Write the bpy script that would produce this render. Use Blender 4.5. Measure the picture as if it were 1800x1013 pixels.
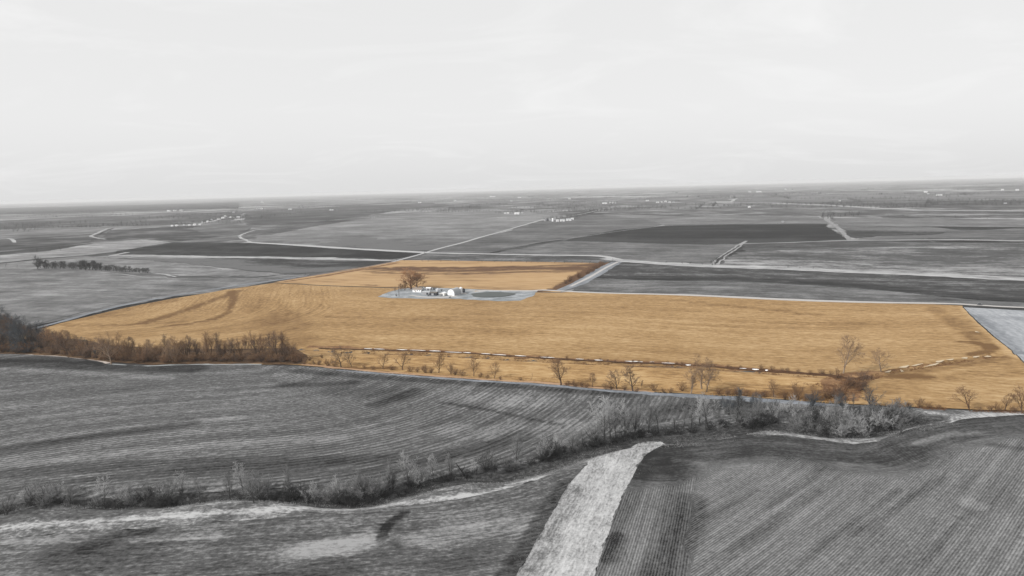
import bpy, math, random
import numpy as np
from mathutils import Vector, Matrix
from mathutils.geometry import delaunay_2d_cdt

# ------------------------------------------------------------------ scene, camera, sky, sun
for o in list(bpy.data.objects):
    bpy.data.objects.remove(o)
sc = bpy.context.scene
COL = sc.collection
R = math.radians
CAM_H = 120.0
FPX = 1239.0                 # focal length in pixels of an 1800 px wide frame
PITCH, ROLL = 8.05, -1.5
cam_d = bpy.data.cameras.new('camera')
cam = bpy.data.objects.new('camera', cam_d)
COL.objects.link(cam)
cam_d.sensor_width = 36.0
cam_d.lens = 36.0 * FPX / 1800.0
cam_d.clip_start = 1.0
cam_d.clip_end = 200000.0
CAMROT = Matrix.Rotation(R(90 - PITCH), 3, 'X') @ Matrix.Rotation(R(ROLL), 3, 'Z')
cam.matrix_world = Matrix.Translation((0, 0, CAM_H)) @ CAMROT.to_4x4()
sc.camera = cam

SUN_EL, SUN_AZ = 33.0, -118.0      # azimuth clockwise from +Y: the sun stands to the left, a little behind
world = bpy.data.worlds.new('World')
sc.world = world
world.use_nodes = True
wn, wl = world.node_tree.nodes, world.node_tree.links
wn.clear()
w_out = wn.new('ShaderNodeOutputWorld')
w_bg = wn.new('ShaderNodeBackground')
w_sky = wn.new('ShaderNodeTexSky')
w_sky.sky_type = 'NISHITA'
w_sky.sun_disc = False
w_sky.sun_elevation = R(SUN_EL)
w_sky.sun_rotation = R(SUN_AZ)
w_sky.altitude = 300
w_sky.air_density = 1.0
w_sky.dust_density = 3.0
w_bw = wn.new('ShaderNodeRGBToBW')                 # the photograph is monochrome outside the property
wl.new(w_sky.outputs[0], w_bw.inputs[0])
# thin high veil of cirrus, projected on a flat cloud sheet
w_tc = wn.new('ShaderNodeTexCoord')
w_sep = wn.new('ShaderNodeSeparateXYZ'); wl.new(w_tc.outputs['Generated'], w_sep.inputs[0])
w_z = wn.new('ShaderNodeMath'); w_z.operation = 'MAXIMUM'; w_z.inputs[1].default_value = 0.0
wl.new(w_sep.outputs['Z'], w_z.inputs[0])
w_za = wn.new('ShaderNodeMath'); w_za.operation = 'ADD'; w_za.inputs[1].default_value = 0.16
wl.new(w_z.outputs[0], w_za.inputs[0])
w_div = wn.new('ShaderNodeVectorMath'); w_div.operation = 'DIVIDE'
w_cmb = wn.new('ShaderNodeCombineXYZ')
for i in range(3): wl.new(w_za.outputs[0], w_cmb.inputs[i])
wl.new(w_tc.outputs['Generated'], w_div.inputs[0]); wl.new(w_cmb.outputs[0], w_div.inputs[1])
w_map = wn.new('ShaderNodeMapping')
w_map.inputs['Scale'].default_value = (0.8, 1.1, 0.0)
w_map.inputs['Rotation'].default_value = (0, 0, 0.5)
wl.new(w_div.outputs[0], w_map.inputs[0])
w_n = wn.new('ShaderNodeTexNoise')
w_n.inputs['Scale'].default_value = 1.1
w_n.inputs['Detail'].default_value = 8
w_n.inputs['Roughness'].default_value = 0.62
w_n.inputs['Distortion'].default_value = 1.2
wl.new(w_map.outputs[0], w_n.inputs['Vector'])
w_mr = wn.new('ShaderNodeMapRange')
w_mr.inputs[1].default_value = 0.50; w_mr.inputs[2].default_value = 0.76
w_mr.inputs[3].default_value = 0.81; w_mr.inputs[4].default_value = 0.915
wl.new(w_n.outputs['Fac'], w_mr.inputs[0])
w_mix = wn.new('ShaderNodeMix'); w_mix.data_type = 'RGBA'
wl.new(w_mr.outputs[0], w_mix.inputs['Factor'])
wl.new(w_bw.outputs[0], w_mix.inputs[6])
VEIL = 9.5
w_hz = wn.new('ShaderNodeMapRange'); w_hz.interpolation_type = 'SMOOTHSTEP'      # the veil dims into the murk at the skyline
w_hz.inputs[1].default_value = 0.0; w_hz.inputs[2].default_value = 0.11
w_hz.inputs[3].default_value = VEIL * 0.93; w_hz.inputs[4].default_value = VEIL
wl.new(w_z.outputs[0], w_hz.inputs[0]); wl.new(w_hz.outputs[0], w_mix.inputs[7])
wl.new(w_mix.outputs[2], w_bg.inputs['Color'])
w_bg.inputs['Strength'].default_value = 0.1
wl.new(w_bg.outputs[0], w_out.inputs[0])

sun_d = bpy.data.lights.new('sun', 'SUN')
sun_d.energy = 4.5
sun_d.angle = R(1.0)
sun_d.color = (1.0, 0.985, 0.965)
sun = bpy.data.objects.new('sun', sun_d)
COL.objects.link(sun)
_sd = Vector((math.sin(R(SUN_AZ)) * math.cos(R(SUN_EL)), math.cos(R(SUN_AZ)) * math.cos(R(SUN_EL)), math.sin(R(SUN_EL))))
sun.rotation_euler = _sd.to_track_quat('Z', 'Y').to_euler()
sun.location = (-200, -100, 300)

sc.view_settings.view_transform = 'Standard'
sc.view_settings.look = 'None'
sc.view_settings.exposure = 0.0
sc.view_settings.gamma = 1.0
sc.render.engine = 'CYCLES'
sc.cycles.max_bounces = 6
sc.cycles.diffuse_bounces = 2
sc.cycles.volume_bounces = 0
sc.cycles.use_denoising = True
sc.cycles.denoiser = 'OPENIMAGEDENOISE'
sc.cycles.denoising_input_passes = 'RGB_ALBEDO_NORMAL'
sc.cycles.denoising_prefilter = 'ACCURATE'
sc.cycles.use_adaptive_sampling = False

# ------------------------------------------------------------------ terrain and pixel -> ground
rng = np.random.default_rng(7)
random.seed(7)
_rot = np.array(CAMROT)

def flat(px, z=0.0):
    px = np.atleast_2d(np.asarray(px, float))
    d = np.stack([px[:, 0] - 900.0, -(px[:, 1] - 506.5), -np.full(len(px), FPX)], 1) @ _rot.T
    dz = np.minimum(d[:, 2], -1e-3 * FPX)
    t = (CAM_H - z) / -dz
    return d[:, :2] * t[:, None]

def polydist(p, line):
    """distance, arc position and side of points p to a polyline"""
    p = np.asarray(p, float); line = np.asarray(line, float)
    if len(p) <= 40:
        a = line[:-1]; ab = line[1:] - a; L2 = (ab * ab).sum(1) + 1e-12
        t = np.clip(((p[:, None] - a) * ab).sum(2) / L2, 0, 1)
        q = p[:, None] - (a + t[..., None] * ab)
        d2 = (q * q).sum(2); k = d2.argmin(1); i = np.arange(len(p))
        s = np.r_[0, np.cumsum(np.sqrt(L2))]
        qk = q[i, k]; abk = ab[k]
        return np.sqrt(d2[i, k]), s[k] + t[i, k] * np.sqrt(L2[k]), np.sign(abk[:, 0] * qk[:, 1] - abk[:, 1] * qk[:, 0] + 1e-12)
    best = np.full(len(p), 1e18); arc = np.zeros(len(p)); side = np.ones(len(p))
    s0 = 0.0
    for a, b in zip(line[:-1], line[1:]):
        ab = b - a; L2 = ab @ ab
        if L2 < 1e-9: continue
        t = np.clip(((p - a) @ ab) / L2, 0, 1)
        q = p - (a + t[:, None] * ab)
        d2 = (q * q).sum(1)
        m = d2 < best
        best[m] = d2[m]; arc[m] = s0 + t[m] * math.sqrt(L2)
        side[m] = np.sign(ab[0] * q[m, 1] - ab[1] * q[m, 0] + 1e-12)
        s0 += math.sqrt(L2)
    return np.sqrt(best), arc, side

def catmull(pts, n=8):
    P = np.asarray(pts, float)
    P = np.vstack([2 * P[0] - P[1], P, 2 * P[-1] - P[-2]])
    out = []
    for i in range(1, len(P) - 2):
        p0, p1, p2, p3 = P[i - 1], P[i], P[i + 1], P[i + 2]
        for k in range(n):
            t = k / n
            out.append(0.5 * (2 * p1 + (p2 - p0) * t + (2 * p0 - 5 * p1 + 4 * p2 - p3) * t * t + (3 * p1 - p0 - 3 * p2 + p3) * t ** 3))
    out.append(P[-2])
    return np.array(out)

RAVINE_PX = [(-220, 935), (-60, 912), (0, 905), (60, 893), (120, 886), (200, 893), (300, 888), (380, 880), (450, 878), (520, 880), (600, 884),
             (650, 879), (700, 865), (760, 850), (820, 838), (880, 832), (940, 815), (1000, 795), (1060, 780), (1110, 768), (1160, 762),
             (1220, 758), (1290, 748), (1350, 742), (1420, 748), (1480, 752), (1540, 748), (1590, 738), (1650, 731)]
CREEK_PX = [(520, 612), (600, 615), (700, 617), (800, 621), (900, 627), (1000, 633), (1100, 638), (1200, 642), (1300, 649), (1380, 655),
            (1450, 661), (1500, 668), (1530, 664), (1570, 653), (1620, 645), (1690, 635), (1745, 627), (1790, 623), (1900, 615)]
RAVINE = flat(catmull(RAVINE_PX, 3)); CREEK = flat(catmull(CREEK_PX, 3))

def smooth(e0, e1, x):
    t = np.clip((x - e0) / (e1 - e0), 0, 1)
    return t * t * (3 - 2 * t)

_pz = 1.5 * math.sin(-21 / 61 + 0.6) * math.sin(815 / 83 + 1.1) + 1.8 * math.sin((-21 + 0.6 * 815) / 140 + 2.0) + math.sin((815 + 0.4 * 21) / 47 + 0.4)
_pe = flat([(827, 518.5), (903, 518), (865, 514.2), (865, 523.2)], _pz)
POND_C = (_pe[2] + _pe[3]) / 2
POND_A = np.linalg.norm(_pe[1] - _pe[0]) / 2; POND_B = np.linalg.norm(_pe[3] - _pe[2]) / 2
POND_X = (_pe[1] - _pe[0]) / np.linalg.norm(_pe[1] - _pe[0]); POND_Y = np.array([-POND_X[1], POND_X[0]])
POND_Z = [None]
def height(p):
    z = height0(p)
    d = np.asarray(p, float) - POND_C
    if POND_Z[0] is None: POND_Z[0] = float(height0(POND_C[None])[0]) - 0.3
    q = np.hypot((d @ POND_X) / POND_A, (d @ POND_Y) / POND_B)
    w = 1 - smooth(1.08, 1.6, q)
    return z * (1 - w) + POND_Z[0] * w

def height0(p):
    p = np.asarray(p, float)
    x, y = p[:, 0], p[:, 1]
    r = np.hypot(x, y)
    und = (1.5 * np.sin(x / 61 + 0.6) * np.sin(y / 83 + 1.1) + 1.8 * np.sin((x + 0.6 * y) / 140 + 2.0) + 1.0 * np.sin((y - 0.4 * x) / 47 + 0.4))
    z = und * (1 - smooth(700, 2200, r))
    near = r < 1700
    if near.any():
        d, a, s = polydist(p[near], RAVINE)
        z[near] -= 2.6 * (1 - smooth(2.0, 11.0 + 2.5 * np.sin(a / 13.0), d)) * (1 - smooth(330, 420, p[near][:, 0]))
        d, a, s = polydist(p[near], CREEK)
        z[near] -= 1.1 * (1 - smooth(1.0, 4.5, d))
    return z

def at(px):
    px = np.atleast_2d(np.asarray(px, float))
    z = np.zeros(len(px))
    for _ in range(7):
        d = np.stack([px[:, 0] - 900.0, -(px[:, 1] - 506.5), -np.full(len(px), FPX)], 1) @ _rot.T
        dz = np.minimum(d[:, 2], -1e-3 * FPX)
        t = (CAM_H - z) / -dz
        xy = d[:, :2] * t[:, None]
        z = 0.5 * z + 0.5 * height(xy)
    return np.column_stack([xy, height(xy)])

def at1(x, y):
    return at([(x, y)])[0]

def ppm(p):
    """photo pixels per metre at a ground point"""
    return FPX / math.hypot(p[1], CAM_H)

# shared sample points, denser near the camera
def sample_points():
    rs = []
    r = 110.0
    while r < 9000:
        rs.append(r)
        r *= 1.009 if r < 650 else 1.013 if r < 1600 else 1.03
    out = []
    for r in rs:
        da = 0.0042 if r < 1600 else 0.008
        n = int(2 * R(52) / da)
        a = np.linspace(-R(52), R(52), n)
        out.append(np.stack([np.sin(a) * r, np.cos(a) * r], 1))
    P = np.vstack(out)
    P += rng.normal(0, 1, P.shape) * (np.hypot(P[:, 0], P[:, 1]) * 0.0006)[:, None]
    return P
SAMPLES = sample_points()

def inside(p, poly):
    x, y = p[:, 0], p[:, 1]
    res = np.zeros(len(p), bool)
    n = len(poly)
    for i in range(n):
        x0, y0 = poly[i]; x1, y1 = poly[(i + 1) % n]
        if y0 == y1: continue
        c = ((y0 > y) != (y1 > y)) & (x < (x1 - x0) * (y - y0) / (y1 - y0) + x0)
        res ^= c
    return res

# ------------------------------------------------------------------ object helpers
def tag(o, label=None, cat=None, group=None, kind=None):
    if label: o['label'] = label
    if cat: o['category'] = cat
    if group: o['group'] = group
    if kind: o['kind'] = kind
    return o

def new_obj(name, mesh, mat=None, parent=None):
    o = bpy.data.objects.new(name, mesh)
    COL.objects.link(o)
    if mat is not None and mesh is not None:
        if len(mesh.materials) == 0: mesh.materials.append(None)
        o.material_slots[0].link = 'OBJECT'
        o.material_slots[0].material = mat
    if parent is not None: o.parent = parent
    return o

def mesh_from(name, verts, faces, smooth_shade=False):
    me = bpy.data.meshes.new(name)
    me.from_pydata([tuple(v) for v in verts], [], [tuple(f) for f in faces])
    if smooth_shade:
        me.polygons.foreach_set('use_smooth', [True] * len(me.polygons))
    me.update()
    return me

def fast_mesh(name, V, F):
    """V (n,3) float, F (m,k) int with constant k"""
    me = bpy.data.meshes.new(name)
    V = np.ascontiguousarray(V, np.float32); F = np.ascontiguousarray(F, np.int32)
    me.vertices.add(len(V)); me.vertices.foreach_set('co', V.ravel())
    m, k = F.shape
    me.loops.add(m * k); me.loops.foreach_set('vertex_index', F.ravel())
    me.polygons.add(m); me.polygons.foreach_set('loop_start', np.arange(0, m * k, k, dtype=np.int32))
    me.update(calc_edges=True)
    me.validate()
    return me

# ------------------------------------------------------------------ materials
def s2l(c):
    c = c / 255.0
    return c / 12.92 if c <= 0.04045 else ((c + 0.055) / 1.055) ** 2.4
LIGHT = 1.64                        # ground brightness of a white surface under this sky and sun
def alb(c, k=1.0):
    if not hasattr(c, '__len__'): c = (c, c, c)
    return tuple(min(0.9, s2l(v) / LIGHT * k) for v in c) + (1,)

def nodes_of(name):
    m = bpy.data.materials.new(name); m.use_nodes = True
    nt = m.node_tree
    b = nt.nodes['Principled BSDF']
    b.inputs['Roughness'].default_value = 0.95
    b.inputs['Specular IOR Level'].default_value = 0.05
    return m, nt, b

class NG:
    def __init__(s, nt): s.nt = nt
    def n(s, t, **kw):
        nd = s.nt.nodes.new(t)
        for k, v in kw.items(): setattr(nd, k, v)
        return nd
    def link(s, a, b): s.nt.links.new(a, b)
    def set(s, sock, v):
        if hasattr(v, 'is_linked') or isinstance(v, bpy.types.NodeSocket): s.link(v, sock)
        else: sock.default_value = v
    def math(s, op, a, b=0.0, c=None, clamp=False):
        nd = s.n('ShaderNodeMath', operation=op); nd.use_clamp = clamp
        s.set(nd.inputs[0], a); s.set(nd.inputs[1], b)
        if c is not None: s.set(nd.inputs[2], c)
        return nd.outputs[0]
    def noise(s, vec, scale, detail=3, rough=0.55, dist=0.0):
        nd = s.n('ShaderNodeTexNoise')
        s.link(vec, nd.inputs['Vector']); nd.inputs['Scale'].default_value = scale
        nd.inputs['Detail'].default_value = detail; nd.inputs['Roughness'].default_value = rough
        nd.inputs['Distortion'].default_value = dist
        return nd.outputs['Fac']
    def mapping(s, vec, scale=(1, 1, 1), rot=(0, 0, 0)):
        nd = s.n('ShaderNodeMapping')
        s.link(vec, nd.inputs[0]); nd.inputs['Scale'].default_value = scale; nd.inputs['Rotation'].default_value = rot
        return nd.outputs[0]
    def mix(s, f, a, b):
        nd = s.n('ShaderNodeMix', data_type='RGBA')
        s.set(nd.inputs['Factor'], f); s.set(nd.inputs[6], a); s.set(nd.inputs[7], b)
        return nd.outputs[2]

def field_material(name, dark, mid, light, row=0.0, row_sp=0.9, band=0.15, band_sp=9.0, streak=0.5, macro=0.4, fine=0.35,
                   macro_sp=45.0, streak_len=60.0, streak_w=2.2, short=0.0, short_w=2.0, short_len=9.0, fine_sp=1.3, bump=0.0, row_pow=1, extra=None):
    """bare soil, crop residue and grass: value driven by rows, streaks along the rows, patches and a per-vertex tint for soil tone and painted tree shadow"""
    m, nt, b = nodes_of(name)
    g = NG(nt)
    at_r = g.n('ShaderNodeAttribute', attribute_name='rows').outputs['Vector']
    at_t = g.n('ShaderNodeAttribute', attribute_name='tint').outputs['Fac']
    geo = g.n('ShaderNodeNewGeometry').outputs['Position']
    val = None
    def add(x, k):
        nonlocal val
        t = g.math('MULTIPLY', g.math('SUBTRACT', x, 0.5), k)
        val = t if val is None else g.math('ADD', val, t)
    n_st = g.noise(g.mapping(at_r, (1 / streak_w, 1 / streak_len, 1)), 1.0, 3, 0.6)
    add(n_st, streak * 2.2)
    n_s2 = g.noise(g.mapping(at_r, (1 / short_w, 1 / short_len, 1)), 1.0, 2, 0.6)
    add(n_s2, short * 2.4)
    n_bd = g.noise(g.mapping(at_r, (1 / band_sp, 1 / 240.0, 1)), 1.0, 1, 0.5)
    add(n_bd, band * 2.4)
    n_ma = g.noise(geo, 1 / macro_sp, 4, 0.6)
    add(n_ma, macro * 2.2)
    n_fi = g.noise(geo, 1 / fine_sp, 3, 0.7)
    add(n_fi, fine * 2.0)
    if row > 0:
        sep = g.n('ShaderNodeSeparateXYZ'); g.link(at_r, sep.inputs[0])
        wob = g.noise(g.mapping(at_r, (0.5, 0.08, 1)), 1.0, 2, 0.5)
        u = g.math('ADD', g.math('MULTIPLY', sep.outputs[0], 2 * math.pi / row_sp), g.math('MULTIPLY', wob, 1.6))
        w = g.math('ADD', g.math('MULTIPLY', g.math('SINE', u), 0.5), 0.5)
        if row_pow != 1: w = g.math('POWER', w, row_pow)
        brk = g.noise(g.mapping(at_r, (0.9, 0.35, 1)), 1.0, 2, 0.6)
        add(g.math('ADD', g.math('MULTIPLY', w, 0.75), g.math('MULTIPLY', brk, 0.25)), row)
    tn = g.math('MULTIPLY', at_t, g.math('ADD', 0.35, g.math('MULTIPLY', g.noise(geo, 1 / 7.0, 4, 0.65), 1.3)))
    val = g.math('ADD', g.math('ADD', val, 0.5), tn)
    cr = g.n('ShaderNodeValToRGB')
    cr.color_ramp.elements[0].position = 0.0; cr.color_ramp.elements[0].color = dark
    cr.color_ramp.elements[1].position = 1.0; cr.color_ramp.elements[1].color = light
    e = cr.color_ramp.elements.new(0.5); e.color = mid
    g.link(val, cr.inputs[0])
    col = cr.outputs[0]
    if extra: col = extra(g, col, geo, at_r)
    g.link(col, b.inputs['Base Color'])
    if bump > 0:
        bp = g.n('ShaderNodeBump'); bp.inputs['Strength'].default_value = 0.6; bp.inputs['Distance'].default_value = bump
        g.link(val, bp.inputs['Height']); g.link(bp.outputs[0], b.inputs['Normal'])
    return m

def grey_field(name, v, spread=0.35, **kw):
    hi = spread if v > 100 else 0.85
    return field_material(name, alb(v * (1 - spread)), alb(v), alb(min(235, v * (1 + hi))), **kw)

def plain(name, col, var=0.15, scale=1.0, rough=0.9, spec=0.1):
    m, nt, b = nodes_of(name)
    g = NG(nt)
    geo = g.n('ShaderNodeTexCoord').outputs['Object']
    n = g.noise(geo, scale, 4, 0.6)
    c0 = tuple(c * (1 - var) for c in col[:3]) + (1,); c1 = tuple(min(0.95, c * (1 + var)) for c in col[:3]) + (1,)
    g.link(g.mix(n, c0, c1), b.inputs['Base Color'])
    b.inputs['Roughness'].default_value = rough; b.inputs['Specular IOR Level'].default_value = spec
    return m

# ------------------------------------------------------------------ ground sheets
LAYER = [0]
def edge_points(poly_px, dense=True, jitter=0.5, seed=0):
    P = at(poly_px)[:, :2]
    if not dense: return P
    rg = np.random.default_rng(seed)
    out = []
    for a, b in zip(P, np.roll(P, -1, 0)):
        L = np.linalg.norm(b - a); r = max(150, np.hypot(*((a + b) / 2)))
        n = int(np.clip(L / (r * 0.006), 1, 260))
        t = np.arange(n) / n
        q = a + (b - a) * t[:, None]
        if n > 2:
            nrm = np.array([-(b - a)[1], (b - a)[0]]) / max(L, 1e-6)
            w = np.convolve(rg.normal(0, 1, n + 6), np.ones(5) / 3, 'same')[3:n + 3] * jitter * (r / 400) ** 0.5
            w[0] = 0
            q = q + nrm * w[:, None]
        out.append(q)
    return np.vstack(out)

def rows_dir(deg):
    a = R(deg); across = np.array([math.cos(a), -math.sin(a)]); along = np.array([math.sin(a), math.cos(a)])
    return lambda p: (p @ across, p @ along)
def rows_spine(px, n=6):
    line = flat(catmull(px, n))
    def f(p):
        d, a, s = polydist(p, line)
        return d * s, a
    return f
EW = rows_dir(18 - 90)      # rows parallel to the section roads
NS = rows_dir(18)

def sheet(name, poly_px, mat, rows=EW, tints=(), label=None, z=None, jitter=0.5, kind='structure', seed=1, parent=None):
    LAYER[0] += 1
    off = 0.03 + 0.006 * LAYER[0] if z is None else z
    B = edge_points(poly_px, True, jitter, seed)
    lo, hi = B.min(0), B.max(0)
    S = SAMPLES[(SAMPLES >= lo).all(1) & (SAMPLES <= hi).all(1)]
    S = S[inside(S, B)]
    if len(S):
        # keep interior samples a little away from the rim
        step = max(1, len(B) // 500)
    nb = len(B)
    pts = np.vstack([B, S])
    res = delaunay_2d_cdt([Vector(p) for p in pts], [], [list(range(nb))], 1, 1e-4)
    V = np.array([(v[0], v[1]) for v in res[0]])
    F = [f for f in res[2] if len(f) == 3]
    z_ = height(V) + off + np.hypot(V[:, 0], V[:, 1]) * 2e-5
    me = fast_mesh(name, np.column_stack([V, z_]), np.array(F))
    # face up
    n0 = me.polygons[0].normal.z if len(me.polygons) else 1
    if n0 < 0: me.flip_normals()
    paint(me, V, rows, tints)
    o = new_obj(name, me, mat, parent)
    tag(o, label, None, None, kind)
    return o

def paint(me, V, rows, tints):
    u, v = rows(V)
    a = me.attributes.new('rows', 'FLOAT_VECTOR', 'POINT')
    a.data.foreach_set('vector', np.column_stack([u, v, np.zeros(len(u))]).astype(np.float32).ravel())
    t = np.zeros(len(V))
    for px, width, delta in tints:
        d, _, _ = polydist(V, flat(catmull(px, 5) if len(px) > 2 else px))
        t += delta * (1 - smooth(width * 0.45, width, d))
    a = me.attributes.new('tint', 'FLOAT', 'POINT')
    a.data.foreach_set('value', t.astype(np.float32))

def ribbon(name, px, width, mat, label=None, z=None, wob=0.12, kind='structure', seed=3, world=None, parent=None, crown=0.0, closed_sides=0.0, dens=1.0):
    """a strip of ground (road, track, verge) following a line; width in metres, may be a list"""
    LAYER[0] += 1
    off = 0.03 + 0.006 * LAYER[0] if z is None else z
    line = at(px)[:, :2] if world is None else np.asarray(world)
    w_in = np.full(len(line), width, float) if np.isscalar(width) else np.asarray(width, float)
    L3 = catmull(np.column_stack([line, w_in]), 10)
    seg = np.r_[0, np.cumsum(np.linalg.norm(np.diff(L3[:, :2], axis=0), axis=1))]
    r_mid = np.hypot(*L3[:, :2].mean(0))
    step = max(3.0, r_mid * 0.008) / dens
    n = int(np.clip(seg[-1] / step, 4, 600))
    s = np.linspace(0, seg[-1], n)
    X = np.interp(s, seg, L3[:, 0]); Y = np.interp(s, seg, L3[:, 1]); W = np.interp(s, seg, L3[:, 2])
    T = np.gradient(np.column_stack([X, Y]), axis=0); T /= np.linalg.norm(T, axis=1)[:, None] + 1e-9
    N = np.column_stack([-T[:, 1], T[:, 0]])
    rg = np.random.default_rng(seed)
    def wb():
        return 1 + wob * np.convolve(rg.normal(0, 1.6, n + 4), np.ones(3) / 3, 'same')[2:n + 2]
    wl_, wr_ = W * 0.5 * wb(), W * 0.5 * wb()
    cols = [-1, -0.5, 0, 0.5, 1]
    V, U = [], []
    for c in cols:
        ww = np.where(c < 0, wl_, wr_) * c
        q = np.column_stack([X, Y]) + N * ww[:, None]
        zz = height(q) + off + np.hypot(q[:, 0], q[:, 1]) * 2e-5 + crown * (1 - abs(c)) + (-closed_sides if abs(c) == 1 and closed_sides else 0)
        V.append(np.column_stack([q, zz])); U.append(np.column_stack([ww, s, 0 * s]))
    V = np.stack(V, 1).reshape(-1, 3); U = np.stack(U, 1).reshape(-1, 3)
    k = len(cols); F = []
    for i in range(n - 1):
        for j in range(k - 1):
            a = i * k + j
            F.append((a, a + k, a + k + 1, a + 1))
    me = fast_mesh(name, V, np.array(F))
    if me.polygons[0].normal.z < 0: me.flip_normals()
    a = me.attributes.new('rows', 'FLOAT_VECTOR', 'POINT'); a.data.foreach_set('vector', U.astype(np.float32).ravel())
    a = me.attributes.new('tint', 'FLOAT', 'POINT'); a.data.foreach_set('value', np.zeros(len(V), np.float32))
    o = new_obj(name, me, mat, parent)
    tag(o, label, None, None, kind)
    return o

# base sheet out to the horizon, with the quilt of far fields in its material
def base_ground():
    rs = [0.0, 40.0, 80.0, 110.0]
    r = 110.0
    while r < 45000:
        r *= 1.012 if r < 700 else 1.02 if r < 2500 else 1.09
        rs.append(r)
    ang = np.concatenate([np.linspace(-R(52), R(52), 300, endpoint=False), np.linspace(R(52), 2 * math.pi - R(52), 80, endpoint=False)])
    V = [(0.0, 0.0)]
    for r in rs[1:]:
        V += [(math.sin(a) * r, math.cos(a) * r) for a in ang]
    V = np.array(V); na = len(ang)
    T = [(0, 1 + (j + 1) % na, 1 + j) for j in range(na)]
    i0 = np.arange(len(rs) - 2)[:, None] * na + 1; j = np.arange(na)[None, :]; j1 = (j + 1) % na
    a, b_, c, d = i0 + j, i0 + j1, i0 + na + j1, i0 + na + j
    T = np.vstack([np.array(T), np.stack([a, b_, c], -1).reshape(-1, 3), np.stack([a, c, d], -1).reshape(-1, 3)])
    rr = np.hypot(V[:, 0], V[:, 1])
    z = height(V) - 0.08 - rr * 0.00025
    me = fast_mesh('ground', np.column_stack([V, z]), T)
    if me.polygons[500].normal.z < 0: me.flip_normals()
    m, nt, b = nodes_of('far_farmland')
    g = NG(nt)
    geo = g.n('ShaderNodeNewGeometry').outputs['Position']
    rot = g.mapping(geo, (1, 1, 1), (0, 0, R(18)))
    wv = g.n('ShaderNodeTexNoise'); g.link(geo, wv.inputs['Vector']); wv.inputs['Scale'].default_value = 1 / 900.0
    off = g.n('ShaderNodeVectorMath', operation='SCALE'); g.link(wv.outputs['Color'], off.inputs[0]); off.inputs['Scale'].default_value = 160.0
    vec = g.n('ShaderNodeVectorMath', operation='ADD'); g.link(rot, vec.inputs[0]); g.link(off.outputs[0], vec.inputs[1])
    def quilt(sx, sy, off_):
        br = g.n('ShaderNodeTexBrick'); g.link(g.mapping(vec.outputs[0], (1 / sx, 1 / sy, 0)), br.inputs['Vector'])
        br.inputs['Scale'].default_value = 1.0; br.inputs['Brick Width'].default_value = 1.0; br.inputs['Row Height'].default_value = 1.0
        br.inputs['Mortar Size'].default_value = 0.011; br.inputs['Mortar Smooth'].default_value = 0.6; br.offset = off_
        br.inputs['Color1'].default_value = (0, 0, 0, 1); br.inputs['Color2'].default_value = (1, 1, 1, 1)
        br.inputs['Mortar'].default_value = (0.8, 0.8, 0.8, 1)
        return br.outputs['Color']
    q1 = quilt(820, 410, 0.37); q2 = quilt(410, 1030, 0.21)
    nz = g.noise(g.mapping(geo, (1 / 420, 1 / 420, 0)), 1.0, 6, 0.68)
    fi = g.noise(g.mapping(geo, (1 / 110, 1 / 150, 0)), 1.0, 4, 0.7)
    v = g.math('ADD', g.math('MULTIPLY', q1, 0.5), g.math('MULTIPLY', q2, 0.36))
    v = g.math('ADD', v, g.math('MULTIPLY', g.math('SUBTRACT', nz, 0.5), 2.0))
    v = g.math('ADD', v, g.math('MULTIPLY', g.math('SUBTRACT', fi, 0.5), 1.3))
    cr = g.n('ShaderNodeValToRGB')
    cr.color_ramp.elements[0].position = -0.0; cr.color_ramp.elements[0].color = alb(48)
    cr.color_ramp.elements[1].position = 1.0; cr.color_ramp.elements[1].color = alb(205)
    e = cr.color_ramp.elements.new(0.48); e.color = alb(112)
    g.link(v, cr.inputs[0]); g.link(cr.outputs[0], b.inputs['Base Color'])
    o = new_obj('ground', me, m)
    tag(o, 'grey patchwork of far farmland running out to the horizon', None, None, 'structure')
base_ground()

# ------------------------------------------------------------------ fields, roads and tracks
RAV_UP = [(-260, 915), (0, 893), (60, 884), (150, 880), (250, 872), (330, 868), (450, 862), (560, 862), (650, 858), (720, 850), (780, 838),
          (850, 825), (920, 812), (980, 795), (1040, 775), (1100, 758), (1160, 744), (1220, 735), (1280, 728), (1340, 722), (1400, 718), (1480, 715)]
GOLD_LOW = [(1480, 712), (1560, 716), (1640, 720), (1720, 723), (1800, 725), (2100, 738)]
STRIP_LOW_R = [(2100, 726), (1900, 727), (1800, 730), (1700, 737), (1640, 747), (1590, 758), (1545, 777), (1500, 782), (1440, 774), (1390, 768), (1330, 764),
               (1240, 772), (1190, 778), (1160, 786), (1142, 796), (1131, 806)]
WAY_R = [(1120, 824), (1085, 895), (1045, 1013), (1005, 1130), (960, 1260)]
WAY_L = [(760, 1260), (845, 1130), (908, 1013), (958, 925), (998, 855), (1026, 824)]
STRIP_LOW_L = [(1005, 820), (980, 830), (940, 846), (900, 858), (850, 870), (800, 880), (700, 893), (600, 905), (500, 911), (400, 919), (250, 931), (100, 940), (0, 950), (-260, 975)]

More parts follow.
